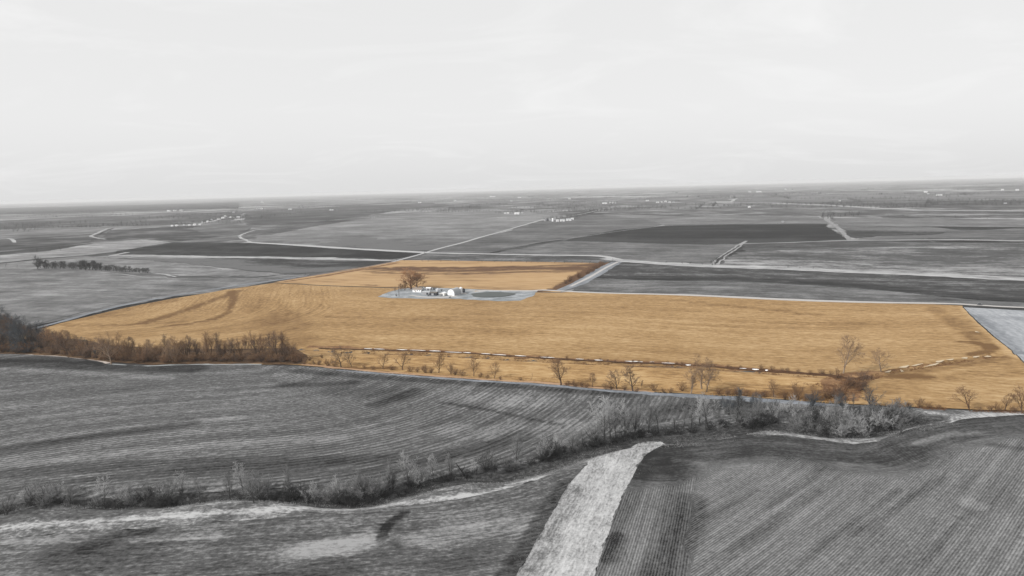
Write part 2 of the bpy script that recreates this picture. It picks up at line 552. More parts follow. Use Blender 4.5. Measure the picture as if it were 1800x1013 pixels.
# ---- far fields, farthest first.  value = grey of the crop, seen through the air
FAR = [
    ('field', [(-300, 372), (0, 366), (250, 360), (420, 356), (420, 366), (0, 377), (-300, 384)], 150),
    ('field', [(-300, 398), (0, 388), (180, 381), (300, 375), (430, 374), (400, 391), (200, 397), (0, 403), (-300, 410)], 130),
    ('field', [(-300, 414), (0, 405), (110, 400), (195, 399), (163, 412), (0, 422), (-300, 432)], 145),
    ('field', [(-300, 436), (0, 424), (120, 414), (170, 411), (178, 420), (140, 427), (0, 432), (-300, 442)], 114),
    ('field', [(180, 421), (193, 405), (330, 397), (445, 398), (428, 411), (315, 424), (250, 420)], 110),
    ('field', [(330, 402), (360, 396), (420, 392), (450, 398), (432, 405), (350, 408)], 136),
    ('field', [(-300, 470), (0, 449), (90, 441), (170, 427), (250, 421), (305, 426), (205, 442), (150, 449), (70, 455), (0, 462), (-300, 476)], 163),
    ('field', [(430, 372), (620, 362), (760, 357), (800, 362), (700, 370), (640, 380), (560, 390), (455, 396), (430, 392)], 124),
    ('field', [(820, 356), (1040, 348), (1200, 346), (1280, 350), (1200, 362), (1060, 366), (1000, 378), (930, 370), (850, 366)], 140),
    ('field', [(440, 426), (450, 415), (560, 396), (650, 384), (760, 372), (860, 367), (960, 372), (1000, 380), (950, 389), (900, 401), (800, 431), (745, 443), (600, 437), (490, 429)], 146),
    ('field', [(548, 432), (600, 421), (660, 418), (705, 425), (760, 433), (850, 430), (808, 432), (745, 443), (650, 440)], 92),
    ('field', [(450, 414), (500, 402), (600, 391), (560, 397), (520, 405), (480, 413)], 112),
    ('field', [(200, 443), (305, 428), (420, 427), (490, 431), (600, 438), (742, 446), (690, 456), (480, 451), (225, 447)], 82),
    ('field', [(190, 453), (480, 455), (690, 460), (640, 470), (560, 479), (500, 481), (420, 474), (330, 463), (250, 457)], 88),
    ('field', [(-300, 482), (0, 464), (70, 457), (155, 450), (195, 454), (255, 459), (330, 465), (420, 476), (500, 483), (440, 488), (265, 483), (60, 474), (-300, 492)], 142),
    ('field', [(-300, 494), (0, 475), (60, 475), (150, 477), (265, 484), (310, 490), (440, 489), (505, 483), (545, 482), (520, 489), (470, 497), (300, 523), (180, 547), (60, 574), (-300, 660)], 137),
    ('field', [(750, 444), (960, 388), (1040, 378), (1130, 380), (1210, 386), (1150, 398), (990, 421), (900, 436), (860, 445)], 126),
    ('field', [(860, 446), (990, 424), (1090, 425), (1270, 427), (1300, 430), (1256, 466), (1170, 463), (1090, 458), (1050, 450)], 126),
    ('field', [(985, 423), (1080, 405), (1170, 397), (1300, 395), (1448, 394), (1492, 423), (1310, 427), (1240, 431), (1100, 427)], 80),
    ('field', [(1040, 376), (1200, 380), (1450, 381), (1470, 393), (1448, 393), (1300, 394), (1170, 396), (1130, 385)], 142),
    ('field', [(1060, 366), (1280, 356), (1440, 360), (1600, 364), (1800, 368), (2100, 372), (2100, 384), (1800, 382), (1500, 381), (1450, 380), (1200, 379), (1040, 375)], 128),
    ('field', [(1290, 350), (1450, 345), (1640, 340), (1800, 338), (2100, 334), (2100, 352), (1800, 352), (1600, 352), (1450, 356), (1300, 355)], 150),
    ('field', [(1440, 357), (1600, 352), (1800, 353), (2100, 353), (2100, 371), (1800, 367), (1600, 363), (1450, 360)], 120),
    ('field', [(1458, 383), (1650, 384), (1800, 386), (2100, 390), (2100, 405), (1800, 400), (1560, 398), (1478, 397)], 138),
    ('field', [(1480, 398), (1560, 399), (1640, 400), (1690, 405), (1640, 412), (1550, 415), (1500, 420), (1492, 416)], 98),
    ('field', [(1690, 405), (1800, 402), (2100, 408), (2100, 426), (1800, 422), (1640, 420), (1500, 421), (1550, 416), (1640, 413)], 122),
    ('field', [(1312, 429), (1400, 428), (1492, 426), (1800, 427), (2100, 430), (2100, 508), (1800, 489), (1550, 477), (1400, 471), (1268, 465)], 112),
    ('field', [(1098, 463), (1250, 470), (1400, 477), (1550, 483), (1800, 495), (2100, 510), (2100, 545), (1800, 533), (1550, 511), (1300, 496), (1045, 489)], 96),
    ('field', [(1043, 489), (1300, 496), (1550, 511), (1800, 533), (2100, 547), (2100, 556), (1800, 540), (1640, 533), (1300, 523), (1005, 511)], 120),
    ('field', [(702, 457), (752, 447), (860, 448), (1050, 452), (1078, 459), (1062, 463), (900, 461)], 106),
]
FAR_LABEL = ['pale field band low on the western horizon', 'long mid-grey field below the western horizon', 'pale grass field west of the distant hamlet',
             'dark field wedge beside the pale western grass', 'dark field in front of the distant hamlet', 'pale field patch just below the distant hamlet',
             'pale grass field tapering to a point above the dark ploughed field', 'mid-grey fields behind the pale rise', 'grey fields around the far white farmsteads',
             'broad pale stubble field on the rise behind the property', 'dark damp hollow along the foot of the pale rise', 'dark strip on the shoulder of the pale rise',
             'dark ploughed field between two pale roads', 'dark ploughed field below the pale western lane', 'mid-grey field behind the long tree belt',
             'large pale grass field west of the property road', 'grey field between the diagonal road and the dark field', 'streaky grey field south of the dark field',
             'long black ploughed field north of the property', 'pale field above the black ploughed field', 'grey fields along the far eastern road',
             'pale hazy fields near the eastern horizon', 'dark field band under the eastern horizon', 'pale field right of the diagonal ditch path',
             'dark field beside the diagonal ditch path', 'grey field by the eastern edge below the far road', 'wide mid-grey field north of the bright grass strip',
             'dark tilled field south of the bright grass strip', 'lighter tilled field beside the gravel road', 'slate grey strip along the property\'s northern edge']
_mats = {}
def far_mat(v, r):
    s = 2.6 if r > 4200 else 1.6 if r > 2600 else 1.0 if r > 1500 else 0.45 if r > 1000 else 0.22
    key = (int(round(v / 3.0)) * 3, s)
    if key not in _mats:
        _mats[key] = grey_field('field_grey_%d_%d' % (key[0], int(s * 100)), key[0], 0.36, streak=0.35, streak_len=300 * s, streak_w=26 * s, short=0.6 if s > 1 else 0.36, short_w=44 * s, short_len=70 * s,
                                macro=0.75 if s > 1 else 0.5, macro_sp=170 * s + 20, fine=0.5 if s > 1 else 0.4, fine_sp=(26 if s > 1 else 14) * s, band=0.3, band_sp=70 * s)
    return _mats[key]
def dehaze(v, px):
    r = np.hypot(*flat([px])[0])
    T = math.exp(-HAZE_D * r)
    lin = max(0.02, (s2l(v) - 0.80 * (1 - T)) / T)
    lin = min(lin, 0.8)
    return 255 * (1.055 * lin ** (1 / 2.4) - 0.055)
HAZE_D = 5.0e-5
FAR_TINT = {18: [([(985, 424), (1100, 428), (1240, 431), (1310, 428)], 170, 0.55), ([(1180, 405), (1420, 405)], 60, 0.1)], 10: [([(548, 432), (600, 421), (660, 418), (705, 425), (760, 433)], 190, 0.6)],
            12: [([(300, 441), (600, 447)], 30, 0.25), ([(220, 446), (480, 450), (680, 455)], 35, 0.3), ([(330, 432), (500, 436)], 30, 0.15)], 13: [([(250, 458), (330, 464), (420, 475), (500, 482), (560, 479)], 110, 0.55), ([(300, 456), (600, 462)], 20, 0.15)],
            27: [([(1045, 489), (1300, 495), (1550, 510), (1800, 531)], 28, -0.35), ([(1300, 480), (1700, 500)], 14, 0.2)], 28: [([(1045, 500), (1300, 512)], 14, 0.3)], 9: [([(560, 415), (800, 425)], 130, -0.15), ([(640, 395), (900, 385)], 200, 0.12)],
            26: [([(1320, 460), (1550, 472), (1800, 484)], 90, 0.2), ([(1330, 432), (1500, 430)], 90, -0.2)], 24: [([(1490, 399), (1690, 404)], 150, 0.4)]}
for _i, ((nm, poly, v), lb) in enumerate(zip(FAR, FAR_LABEL)):
    c = np.mean(poly, 0)
    sheet(nm, poly, far_mat(dehaze(v, c), np.hypot(*flat([c])[0])), label=lb, jitter=2.2, seed=len(lb), tints=FAR_TINT.get(_i, ()))

gravel = plain('pale_gravel', alb((206, 202, 198)), 0.16, 0.35)
# ---- the property in its own colours
gold = field_material('corn_stubble_gold', alb((128, 97, 63)), alb((181, 147, 102)), alb((215, 183, 137)), streak=0.34, streak_w=3.2, streak_len=110,
                      short=0.44, short_w=3.2, short_len=8, macro=0.30, macro_sp=70, fine=0.34, fine_sp=3.0, band=0.2, band_sp=22)
gold_n = field_material('hay_stubble_gold', alb((112, 84, 62)), alb((198, 163, 119)), alb((222, 190, 146)), short=0.3, short_w=8, short_len=40, streak=0.35, streak_w=9, streak_len=300,
                        macro=0.22, macro_sp=120, fine=0.12, band=0.2, band_sp=50)
gold_g = field_material('dry_grass_gold', alb((128, 96, 62)), alb((192, 155, 106)), alb((224, 190, 140)), short=0.5, short_w=2.5, short_len=8, streak=0.45, streak_w=4, streak_len=40, macro=0.5, macro_sp=30, fine=0.3, band=0.1)
brown_brush = field_material('brown_weeds', alb((96, 70, 50)), alb((150, 114, 82)), alb((200, 164, 120)), streak=0.4, streak_w=3, streak_len=12, macro=0.7, macro_sp=9, fine=0.5, band=0.0)
blue_verge = field_material('blue_grey_verge', alb((118, 122, 127)), alb((147, 151, 156)), alb((180, 183, 187)), streak=0.5, streak_w=3, streak_len=40, macro=0.5, macro_sp=30, fine=0.25, band=0.0)

ROADN = [(985, 512), (1000, 513.5), (1300, 525), (1640, 535.5), (1692, 538)]
PROP_E = [(1692, 540), (1712, 562), (1745, 592), (1780, 622), (1812, 652), (1900, 738)]
PROP_S = [(1800, 723), (1700, 720), (1560, 714), (1480, 710), (1300, 697), (1150, 689), (1050, 682), (950, 673), (850, 667), (760, 661), (700, 656), (600, 648), (520, 642),
          (420, 640), (330, 640), (260, 641), (190, 636), (120, 627), (40, 622), (-60, 622)]
PROP_W = [(-60, 590), (60, 582), (98, 571), (180, 551), (300, 526), (400, 509), (480, 498)]
PROP_MID = [(520, 500), (600, 504), (680, 507), (985, 515)]
def gold_rows():
    sp = rows_spine([(-100, 600), (120, 585), (250, 575), (340, 560), (395, 545), (415, 525), (430, 505), (470, 490), (560, 460)])
    def f(p):
        u0, v0 = EW(p); u1, v1 = sp(p)
        w = (p[:, 0] + 0.12 * (p[:, 1] - 500) + 6 * np.sin(p[:, 1] / 17.0) + 3 * np.sin(p[:, 1] / 5.0) > -165).astype(float)
        return u0 * w + (u1 + 900) * (1 - w), v0 * w + v1 * (1 - w)
    return f
sheet('field', PROP_W + PROP_MID + ROADN[1:] + PROP_E + PROP_S, gold, rows=gold_rows(), jitter=0.3,
      label='golden corn stubble field filling the middle of the view', tints=[
      ([(250, 570), (330, 545), (390, 522), (420, 509)], 8, -0.5), ([(280, 578), (360, 565), (400, 548), (410, 525), (405, 510)], 5, -0.55),
      ([(120, 575), (220, 573), (320, 566)], 6, -0.32), ([(100, 572), (200, 552), (310, 528)], 16, -0.25), ([(190, 590), (300, 590), (450, 580)], 22, -0.12),
      ([(430, 520), (470, 540), (500, 570), (505, 600)], 30, -0.16), ([(520, 560), (700, 570), (800, 560)], 60, -0.10), ([(1100, 575), (1350, 585), (1560, 605)], 90, 0.10), ([(640, 590), (980, 596), (1300, 606)], 12, 0.12),
      ([(840, 530), (1000, 536), (1250, 540)], 8, -0.12), ([(1180, 530), (1320, 542), (1440, 552)], 6, -0.28), ([(1250, 610), (1450, 620), (1640, 622)], 14, -0.05),
      ([(1640, 545), (1685, 575), (1720, 600), (1735, 612)], 9, -0.25), ([(1690, 603), (1725, 608), (1742, 613), (1735, 620), (1705, 625)], 5, -0.75),
      ([(1697, 545), (1720, 568), (1752, 597), (1790, 630)], 7, 0.3), ([(1130, 565), (1500, 575)], 9, -0.12), ([(560, 560), (900, 575)], 10, 0.1),
      ([(1560, 660), (1650, 645), (1760, 630)], 10, -0.35), ([(1570, 662), (1625, 662)], 7, -0.55), ([(1540, 685), (1620, 668), (1780, 655)], 9, -0.15),
      ([(1500, 700), (1650, 700), (1800, 700)], 10, 0.18)])
sheet('field', [(480, 497), (520, 490), (600, 476), (690, 461), (704, 458), (1062, 463), (1072, 461), (1060, 470), (988, 508), (985, 514), (680, 506), (600, 503), (520, 499)],
      gold_n, rows=EW, jitter=0.3, label='golden hay field with dark stripes behind the farmstead', tints=[
      ([(660, 472), (800, 473.5), (1000, 474)], 26, -0.55), ([(640, 477), (720, 478), (850, 480), (960, 480)], 11, -0.4), ([(700, 469), (900, 470), (1040, 469)], 12, -0.55),
      ([(985, 503), (1010, 492), (1040, 477), (1060, 466)], 13, -0.75), ([(930, 510), (975, 505), (1010, 496)], 7, -0.8), ([(990, 480), (1040, 470), (1062, 464)], 26, -0.35),
      ([(530, 492), (600, 483), (690, 470)], 10, 0.12), ([(830, 503), (960, 507)], 8, -0.2), ([(640, 500), (660, 502)], 8, -0.4)])
# rough grass between the creek and the dark field
sheet('grass_strip', [(540, 628), (600, 627), (680, 623), (800, 629), (900, 635), (1000, 640), (1100, 645), (1200, 650), (1300, 657), (1380, 663), (1450, 670), (1500, 678), (1520, 700), (1480, 709),
                      (1300, 696), (1150, 688), (1050, 681), (950, 672), (850, 666), (760, 660), (700, 655), (600, 647), (520, 641)], gold_g, rows=EW, jitter=0.8,
      label='golden dry grass strip between the icy creek and the dark field', tints=[
      ([(540, 640), (620, 646), (700, 654), (800, 662), (950, 671), (1150, 687), (1300, 695), (1470, 708)], 5, -0.5), ([(600, 644), (650, 643), (690, 642)], 4, -0.7),  # last stroke paints the twin-crowned tree's cast shadow into the tint
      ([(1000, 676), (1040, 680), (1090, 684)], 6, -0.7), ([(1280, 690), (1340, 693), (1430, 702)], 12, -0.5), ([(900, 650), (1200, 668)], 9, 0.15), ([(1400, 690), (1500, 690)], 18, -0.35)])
sheet('brush_patch', [(1455, 662), (1500, 655), (1530, 652), (1560, 654), (1535, 667), (1518, 685), (1508, 706), (1470, 706), (1455, 690), (1440, 670)], brown_brush, rows=EW, jitter=1.0,
      label='reddish brown weed patch where the two creek arms meet')
ribbon('verge', [(540, 610), (600, 612), (700, 616), (800, 620), (900, 626), (1000, 632), (1100, 637), (1200, 641), (1300, 648), (1380, 654), (1450, 660)], 7.5, brown_brush,
       label='brown weedy bank along the icy creek', wob=0.35)
ribbon('verge', [(1520, 668), (1570, 655), (1620, 647), (1690, 637), (1745, 628)], [7, 6, 4, 3, 2], brown_brush, label='brown weedy bank of the eastern creek arm', wob=0.4)
ribbon('verge', [(530, 641), (600, 648), (700, 656.5), (850, 667.5), (950, 673.5), (1050, 683), (1150, 690)], 3.5, plain('pinkish_soil', alb((196, 160, 126)), 0.3, 0.4),
       label='pale earth edge between the dry grass and the dark field', wob=0.3)

ribbon('verge', [(-120, 619), (0, 623), (60, 624.5), (120, 628), (175, 635), (192, 639)], [3, 3, 3, 2.5, 4, 8], plain('bleached_edge', alb((212, 200, 190)), 0.2, 0.3), label='bleached grass edge between the wood and the dark field', wob=0.35)
ribbon('verge', [(185, 642), (230, 645), (300, 643), (380, 641.5), (460, 641)], [5, 6, 4, 3, 2], plain('bleached_edge_cool', alb((182, 186, 186)), 0.25, 0.3), label='frosty pale grass under the trees at the notch of the wood', wob=0.4)
# ---- ground of the wood on the west side
woodfloor = field_material('wood_floor', alb((58, 44, 34)), alb((104, 82, 62)), alb((150, 120, 88)), streak=0.2, macro=0.7, macro_sp=12, fine=0.6, band=0.0)
sheet('wood_floor', [(-260, 600), (0, 598), (70, 594), (130, 596), (200, 608), (300, 614), (420, 614), (520, 612), (540, 625), (535, 641), (420, 640), (330, 641), (260, 642), (195, 638), (120, 629), (40, 624), (-260, 620)],
      woodfloor, label='brown leaf-strewn floor of the wood by the dark field', jitter=1.0)

# ---- the three foreground fields and the pale grassed waterway
pale_grass = field_material('bleached_grass', alb(62), alb(120), alb(210), streak=0.35, streak_w=1.6, streak_len=14, short=0.38, short_w=1.2, short_len=3, macro=0.42, macro_sp=14, fine=0.55, fine_sp=1.6, band=0.12, band_sp=5, bump=0.25)
sheet('grass_strip', RAV_UP + GOLD_LOW + STRIP_LOW_R + WAY_R + WAY_L + STRIP_LOW_L, pale_grass, rows=rows_spine(RAVINE_PX, 3), jitter=0.4,
      label='bleached grass along the brushy ravine and down the waterway', tints=[
      ([(-200, 930)] + RAVINE_PX[2:], 8, -0.45), 
      ([(0, 944), (250, 926), (500, 906), (700, 889), (850, 866), (960, 833)], 2.9, 0.42), ([(1160, 772), (1330, 759), (1440, 769), (1520, 777)], 4, 0.25),
      ([(1045, 803), (1085, 788), (1150, 778), (1210, 773)], 5, 0.36), ([(1600, 748), (1700, 733), (1850, 727)], 8, 0.35), ([(1300, 715), (1400, 722), (1500, 724), (1560, 724)], 14, -0.45),
      ([(0, 920), (120, 912), (200, 915)], 10, -0.2), ([(100, 895), (200, 898)], 8, -0.35)])
way_grass = field_material('waterway_grass', alb(118), alb(186), alb(226), streak=0.42, streak_w=1.4, streak_len=16, short=0.5, short_w=0.8, short_len=3.5, macro=0.4, macro_sp=9, fine=0.6, fine_sp=1.1, band=0.22, band_sp=5, bump=0.15)
sheet('grass_strip', [(1172, 779), (1160, 786), (1142, 796), (1131, 806)] + WAY_R + WAY_L + [(1040, 808), (1066, 796), (1095, 788), (1130, 777), (1155, 775)], way_grass, rows=NS, jitter=1.3, label='broad pale grassed waterway running down between two dark fields',
      tints=[([(1010, 850), (960, 930), (915, 1013)], 5, -0.3), ([(1090, 810), (1050, 900), (1000, 1013)], 8, 0.12)])
dark_rows = dict(row=0.30, row_sp=3.2, row_pow=0.6)
tilled_A = field_material('tilled_contour_rows', alb(44), alb(103), alb(176), streak=0.30, streak_w=1.8, streak_len=26, short=0.40, short_w=1.2, short_len=4.2, macro=0.16, macro_sp=60, fine=0.4, fine_sp=1.4, band=0.24, band_sp=10, bump=0.2, **dark_rows)
A_TOP = [(-260, 618), (0, 623), (60, 625), (120, 629), (190, 641), (260, 645), (330, 642), (420, 642), (520, 644), (600, 650), (700, 658), (760, 663), (850, 669), (950, 675), (1050, 684), (1150, 691), (1300, 699), (1400, 706), (1480, 712)]
sheet('field', A_TOP + RAV_UP[::-1], tilled_A, jitter=0.4, rows=rows_spine([(-400, 850), (-100, 808), (150, 775), (350, 757), (520, 742), (620, 722), (690, 698), (745, 672), (800, 640), (900, 590), (1000, 550)]),
      label='dark tilled field with curving contour rows', tints=[
      ([(-100, 645), (100, 650), (250, 652), (340, 650)], 14, -0.35), ([(0, 640), (180, 645)], 10, -0.25), ([(520, 650), (700, 663), (850, 673), (1100, 692)], 7, -0.3), ([(600, 690), (660, 690), (700, 695)], 16, -0.13),
      ([(770, 708), (850, 720), (930, 735), (985, 745)], 2.2, -0.32), ([(660, 715), (700, 700), (730, 685)], 7, -0.28), ([(0, 800), (160, 776), (330, 752)], 10, -0.25), ([(0, 785), (200, 762), (420, 742)], 5, 0.2),
      ([(500, 676), (560, 675), (620, 670)], 7, -0.3), ([(0, 845), (200, 835), (420, 830), (700, 815), (850, 790), (920, 765)], 9, -0.22), ([(0, 870), (300, 848), (600, 842), (780, 822)], 6, -0.15),
      ([(800, 760), (900, 760), (1000, 745)], 14, 0.15), ([(850, 700), (950, 705)], 16, 0.14), ([(600, 780), (300, 800), (0, 830)], 7, 0.14), ([(1080, 735), (1180, 715), (1300, 707)], 10, -0.2), ([(40, 660), (300, 668)], 6, 0.16)])
tilled_C = field_material('tilled_mottled', alb(42), alb(104), alb(178), streak=0.32, streak_w=1.6, streak_len=26, short=0.4, short_w=1.2, short_len=3.4, macro=0.2, macro_sp=26, fine=0.42, fine_sp=1.5, band=0.24, band_sp=6, bump=0.2, row=0.18, row_sp=0.9)
sheet('field', STRIP_LOW_L[::-1] + WAY_L[::-1] + [(-400, 1290)], tilled_C, jitter=0.35, rows=rows_spine([(-300, 985), (0, 955), (250, 936), (500, 917), (700, 899), (800, 886), (900, 864), (1010, 822)]),
      label='dark mottled field below the ravine grass', tints=[
      ([(515, 985), (570, 972), (620, 960), (655, 948)], 9, 0.26), ([(540, 975), (640, 962)], 7, 0.14), ([(712, 906), (690, 920), (676, 935), (672, 950)], 2.6, -0.6),
      ([(1000, 845), (960, 905), (900, 1000), (850, 1080)], 6, -0.24), ([(670, 970), (740, 980), (800, 985)], 10, -0.12), ([(720, 950), (760, 965)], 6, 0.12), ([(160, 975), (220, 955), (260, 945)], 6, -0.35),
      ([(100, 980), (300, 960)], 7, -0.15), ([(0, 970), (250, 962), (400, 955)], 2.5, 0.25), ([(800, 920), (880, 900)], 9, 0.15), ([(930, 900), (880, 985), (860, 1013)], 3, 0.08), ([(100, 1000), (400, 1005), (600, 1005)], 9, -0.15),
      ([(760, 945), (900, 930)], 10, 0.12)])
tilled_D = field_material('tilled_diagonal_rows', alb(50), alb(124), alb(188), streak=0.24, streak_w=1.6, streak_len=30, short=0.25, short_w=0.7, short_len=3, macro=0.16, macro_sp=40, fine=0.3, band=0.16, band_sp=3.4, bump=0.1, row=0.38, row_sp=0.95)
headland = field_material('dark_headland', alb(44), alb(68), alb(112), streak=0.45, streak_w=1.8, streak_len=22, macro=0.55, macro_sp=22, fine=0.22, band=0.25, band_sp=6, bump=0.2, row=0.45, row_sp=1.2)
D_EDGE = STRIP_LOW_R + WAY_R
_dw = flat(catmull([(1131, 806)] + WAY_R, 5)); _dt = flat(catmull(STRIP_LOW_R, 4))
_dsp = rows_spine([(1900, 740), (1700, 752), (1600, 775), (1530, 795), (1440, 790), (1330, 782), (1150, 800)])
def _wobble(p): return 3.0 * np.sin(p[:, 0] / 9.0) + 2.0 * np.sin(p[:, 1] / 6.0 + 1.0) + 1.5 * np.sin((p[:, 0] + p[:, 1]) / 3.7)
def rows_D(p):
    u, v = rows_dir(46)(p)
    dw, _, _ = polydist(p, _dw); dt, _, _ = polydist(p, _dt)
    u1, v1 = NS(p); m = dw + 0.5 * _wobble(p) < 27
    u[m], v[m] = u1[m] + 300, v1[m]
    u2, v2 = _dsp(p); m = dt + _wobble(p) < 26
    u[m], v[m] = u2[m] + 700, v2[m]
    return u, v
sheet('field', D_EDGE + [(2500, 1290)], tilled_D, rows=rows_D, jitter=0.25, label='dark tilled field with straight diagonal rows', tints=[
      (STRIP_LOW_R[1:], 30, -0.34), ([(1330, 790), (1450, 805), (1540, 806), (1600, 792)], 15, -0.10), ([(1140, 785)] + WAY_R, 30, -0.15), ([(1215, 870), (1200, 930), (1160, 1010)], 9, -0.22),
      ([(1160, 830), (1120, 930), (1080, 1013)], 6, 0.16), ([(1610, 775), (1660, 762), (1720, 757)], 3, 0.35), ([(1480, 808), (1560, 812)], 3, 0.2), ([(1190, 800), (1230, 805)], 4, 0.2), ([(1085, 935), (1070, 975)], 5, -0.3),
      ([(1700, 872), (1720, 880)], 5, 0.14), ([(1745, 778), (1800, 786)], 4, -0.25), ([(1690, 885), (1720, 900)], 2.5, -0.1),
      ([(1500, 930), (1660, 830)], 2.5, -0.16), ([(1400, 980), (1580, 850)], 2.2, -0.14), ([(1280, 960), (1440, 850)], 2.2, -0.16), ([(1350, 880), (1460, 815)], 2.2, -0.16), ([(1600, 1000), (1690, 900)], 2.2, -0.14), ([(1240, 900), (1330, 850)], 2.2, -0.16)])

ribbon('verge', [(590, 651.5), (700, 660), (850, 671), (950, 677), (1050, 686.5), (1150, 693.5), (1300, 702), (1400, 709), (1480, 714)], [1.5, 3, 3.5, 4, 4.5, 5.5, 6, 6, 4], field_material('frosty_margin', alb((112, 117, 124)), alb((142, 147, 154)), alb((190, 194, 200)), streak=0.4, streak_w=1.5, streak_len=16, short=0.4, short_w=1.2, short_len=4, macro=0.5, macro_sp=16, fine=0.4, band=0), label='blue-grey frosty margin between the golden grass and the tilled field', wob=0.3)
# ---- verges and yard ground in the cool greys that border the property
ribbon('verge', [(40, 583), (100, 568), (180, 546), (300, 521), (400, 505), (480, 494), (540, 485)], [7, 7, 6.5, 6.5, 7, 9, 6], blue_verge, label='blue-grey grass verge along the western property edge', wob=0.15)
ribbon('ditch', [(60, 572), (120, 556), (200, 537), (300, 517), (400, 501)], 1.5, grey_field('ditch_dark', 92, 0.3), label='dark ditch line beside the western verge', wob=0.4)
yard = field_material('pale_yard', alb((112, 118, 118)), alb((164, 169, 173)), alb((218, 220, 222)), streak=0.35, streak_w=3, streak_len=20, macro=0.6, macro_sp=12, fine=0.35, band=0.0)
sheet('farmyard', [(664, 522), (690, 512), (705, 508), (760, 506), (830, 509), (900, 511), (945, 513), (935, 522), (915, 529), (880, 530), (800, 526), (740, 526), (690, 525)], yard, jitter=1.3,
      label='pale blue-grey yard ground around the farm buildings')
ribbon('driveway', [(945, 511.8), (900, 512.5), (850, 512), (815, 517), (790, 522.5), (750, 523), (720, 520)], [4, 4, 4, 6, 7, 6, 4], gravel, label='pale gravel drive curving through the farmyard', wob=0.3)
# pale bluish field east of the property
pale_blue = field_material('pale_blue_field', alb((140, 144, 149)), alb((180, 183, 187)), alb((214, 216, 219)), short=0.4, short_w=3, short_len=8, streak=0.35, streak_w=4, streak_len=120, macro=0.35, macro_sp=70, fine=0.12, band=0.25, band_sp=20)
sheet('field', [(1694, 541), (1800, 547), (2200, 562), (2300, 760), (1900, 742), (1814, 652), (1782, 622), (1747, 592), (1714, 562)], pale_blue, jitter=0.3, rows=NS, label='pale bluish field east of the golden field',
      tints=[([(1765, 565), (1800, 570)], 10, -0.3), ([(1780, 620), (1840, 632)], 4, -0.8), ([(1715, 560), (1780, 615)], 7, -0.25)])
# ---- roads, lanes, pale grass strips
gravel_g = plain('grey_gravel', alb(198), 0.16, 0.05)
gravel_far = plain('far_gravel', alb(186), 0.15, 0.02)
bright_grass = field_material('bright_grass', alb(120), alb(188), alb(228), streak=0.5, streak_w=6, streak_len=60, macro=0.7, macro_sp=30, fine=0.2, band=0.0)
ribbon('road', [(820, 511), (930, 511.5), (985, 512), (1300, 523.6), (1640, 534), (1720, 537.5), (1800, 541.5), (2100, 556)], [4, 5, 7, 9, 8.5, 8, 8, 8], gravel, label='pale gravel road along the north of the golden field', wob=0.04)
ribbon('lane', [(985, 511), (1010, 502), (1045, 483), (1086, 461)], [11, 16, 20, 18], blue_verge, label='blue-grey lane climbing from the gravel road to the bright grass strip', wob=0.1)
ribbon('lane_track', [(1003, 504), (1045, 483), (1086, 461)], 4.5, gravel, label='pale wheel track down the middle of the short lane', wob=0.06)
road_b = plain('brown_gravel', alb((150, 132, 120)), 0.16, 0.2)
ribbon('verge', [(500, 496), (560, 487), (620, 477), (700, 462)], [7, 9, 11, 12], brown_brush, label='dark brown verge beside the diagonal road', wob=0.2)
ribbon('road', [(490, 495), (560, 483.5), (620, 474), (700, 459)], [4, 6, 7, 8], road_b, label='brownish gravel road rising along the property\'s western side', wob=0.06)
ribbon('road', [(690, 460.5), (750, 444), (820, 425), (900, 402), (955, 386)], [8, 8, 9, 9, 9], gravel_g, label='pale diagonal road running up to the far farmstead', wob=0.05)
ribbon('road', [(955, 386), (1020, 377), (1055, 369), (1080, 364)], 9, gravel_far, label='pale road continuing beyond the far farmstead')
ribbon('road', [(430, 426), (500, 430), (600, 436.5), (690, 441.5), (748, 444.5)], [20, 22, 24, 22, 18], gravel_g, label='bright lane west of the crossroads under the pale rise', wob=0.08)
ribbon('road', [(748, 445), (860, 447), (960, 449), (1050, 450.5), (1090, 457)], [18, 20, 18, 18, 16], gravel_g, label='pale lane east of the crossroads', wob=0.1)
ribbon('lane', [(195, 450), (300, 451), (480, 453.5), (600, 456), (690, 458.5)], [22, 34, 34, 30, 20], bright_grass, label='bright grass lane between two dark ploughed fields', wob=0.15)
ribbon('lane', [(195, 450), (215, 446), (225, 444)], 14, bright_grass, label='bright grass hook at the west end of the grass lane')
ribbon('lane', [(505, 401), (455, 404), (425, 413), (423, 418), (440, 426)], [10, 10, 9, 9, 10], bright_grass, label='bright hooked grass waterway at the foot of the pale rise', wob=0.3)
ribbon('ditch', [(500, 402), (455, 407), (430, 415)], 3.5, grey_field('ditch_grey', 70, 0.3), label='dark ditch inside the hooked waterway', wob=0.3)
ribbon('lane', [(206, 399), (190, 402), (172, 410), (160, 416), (185, 421)], [12, 11, 11, 10, 10], bright_grass, label='bright bent track by the hamlet road', wob=0.25)
ribbon('ditch', [(200, 401), (180, 409), (165, 416)], 6, grey_field('ditch_grey_far', 70, 0.3), label='dark hedge line inside the bent track', wob=0.3)
ribbon('lane', [(-100, 428), (0, 420), (20, 421), (26, 427)], [14, 12, 12, 8], bright_grass, label='bright bent strip at the western edge')
ribbon('road', [(205, 399), (280, 397.5), (335, 395.5), (370, 390), (395, 384), (432, 382)], [26, 26, 24, 18, 14, 20], gravel_far, label='pale hamlet street', wob=0.2)
ribbon('lane', [(265, 480), (290, 483), (310, 488)], [3, 6, 3], bright_grass, label='bright grass wedge past the end of the tree belt', wob=0.3)
ribbon('lane', [(140, 477), (200, 481), (260, 488), (330, 491)], [2.5, 3, 3, 2.5], bright_grass, label='thin pale line below the tree belt', wob=0.3)
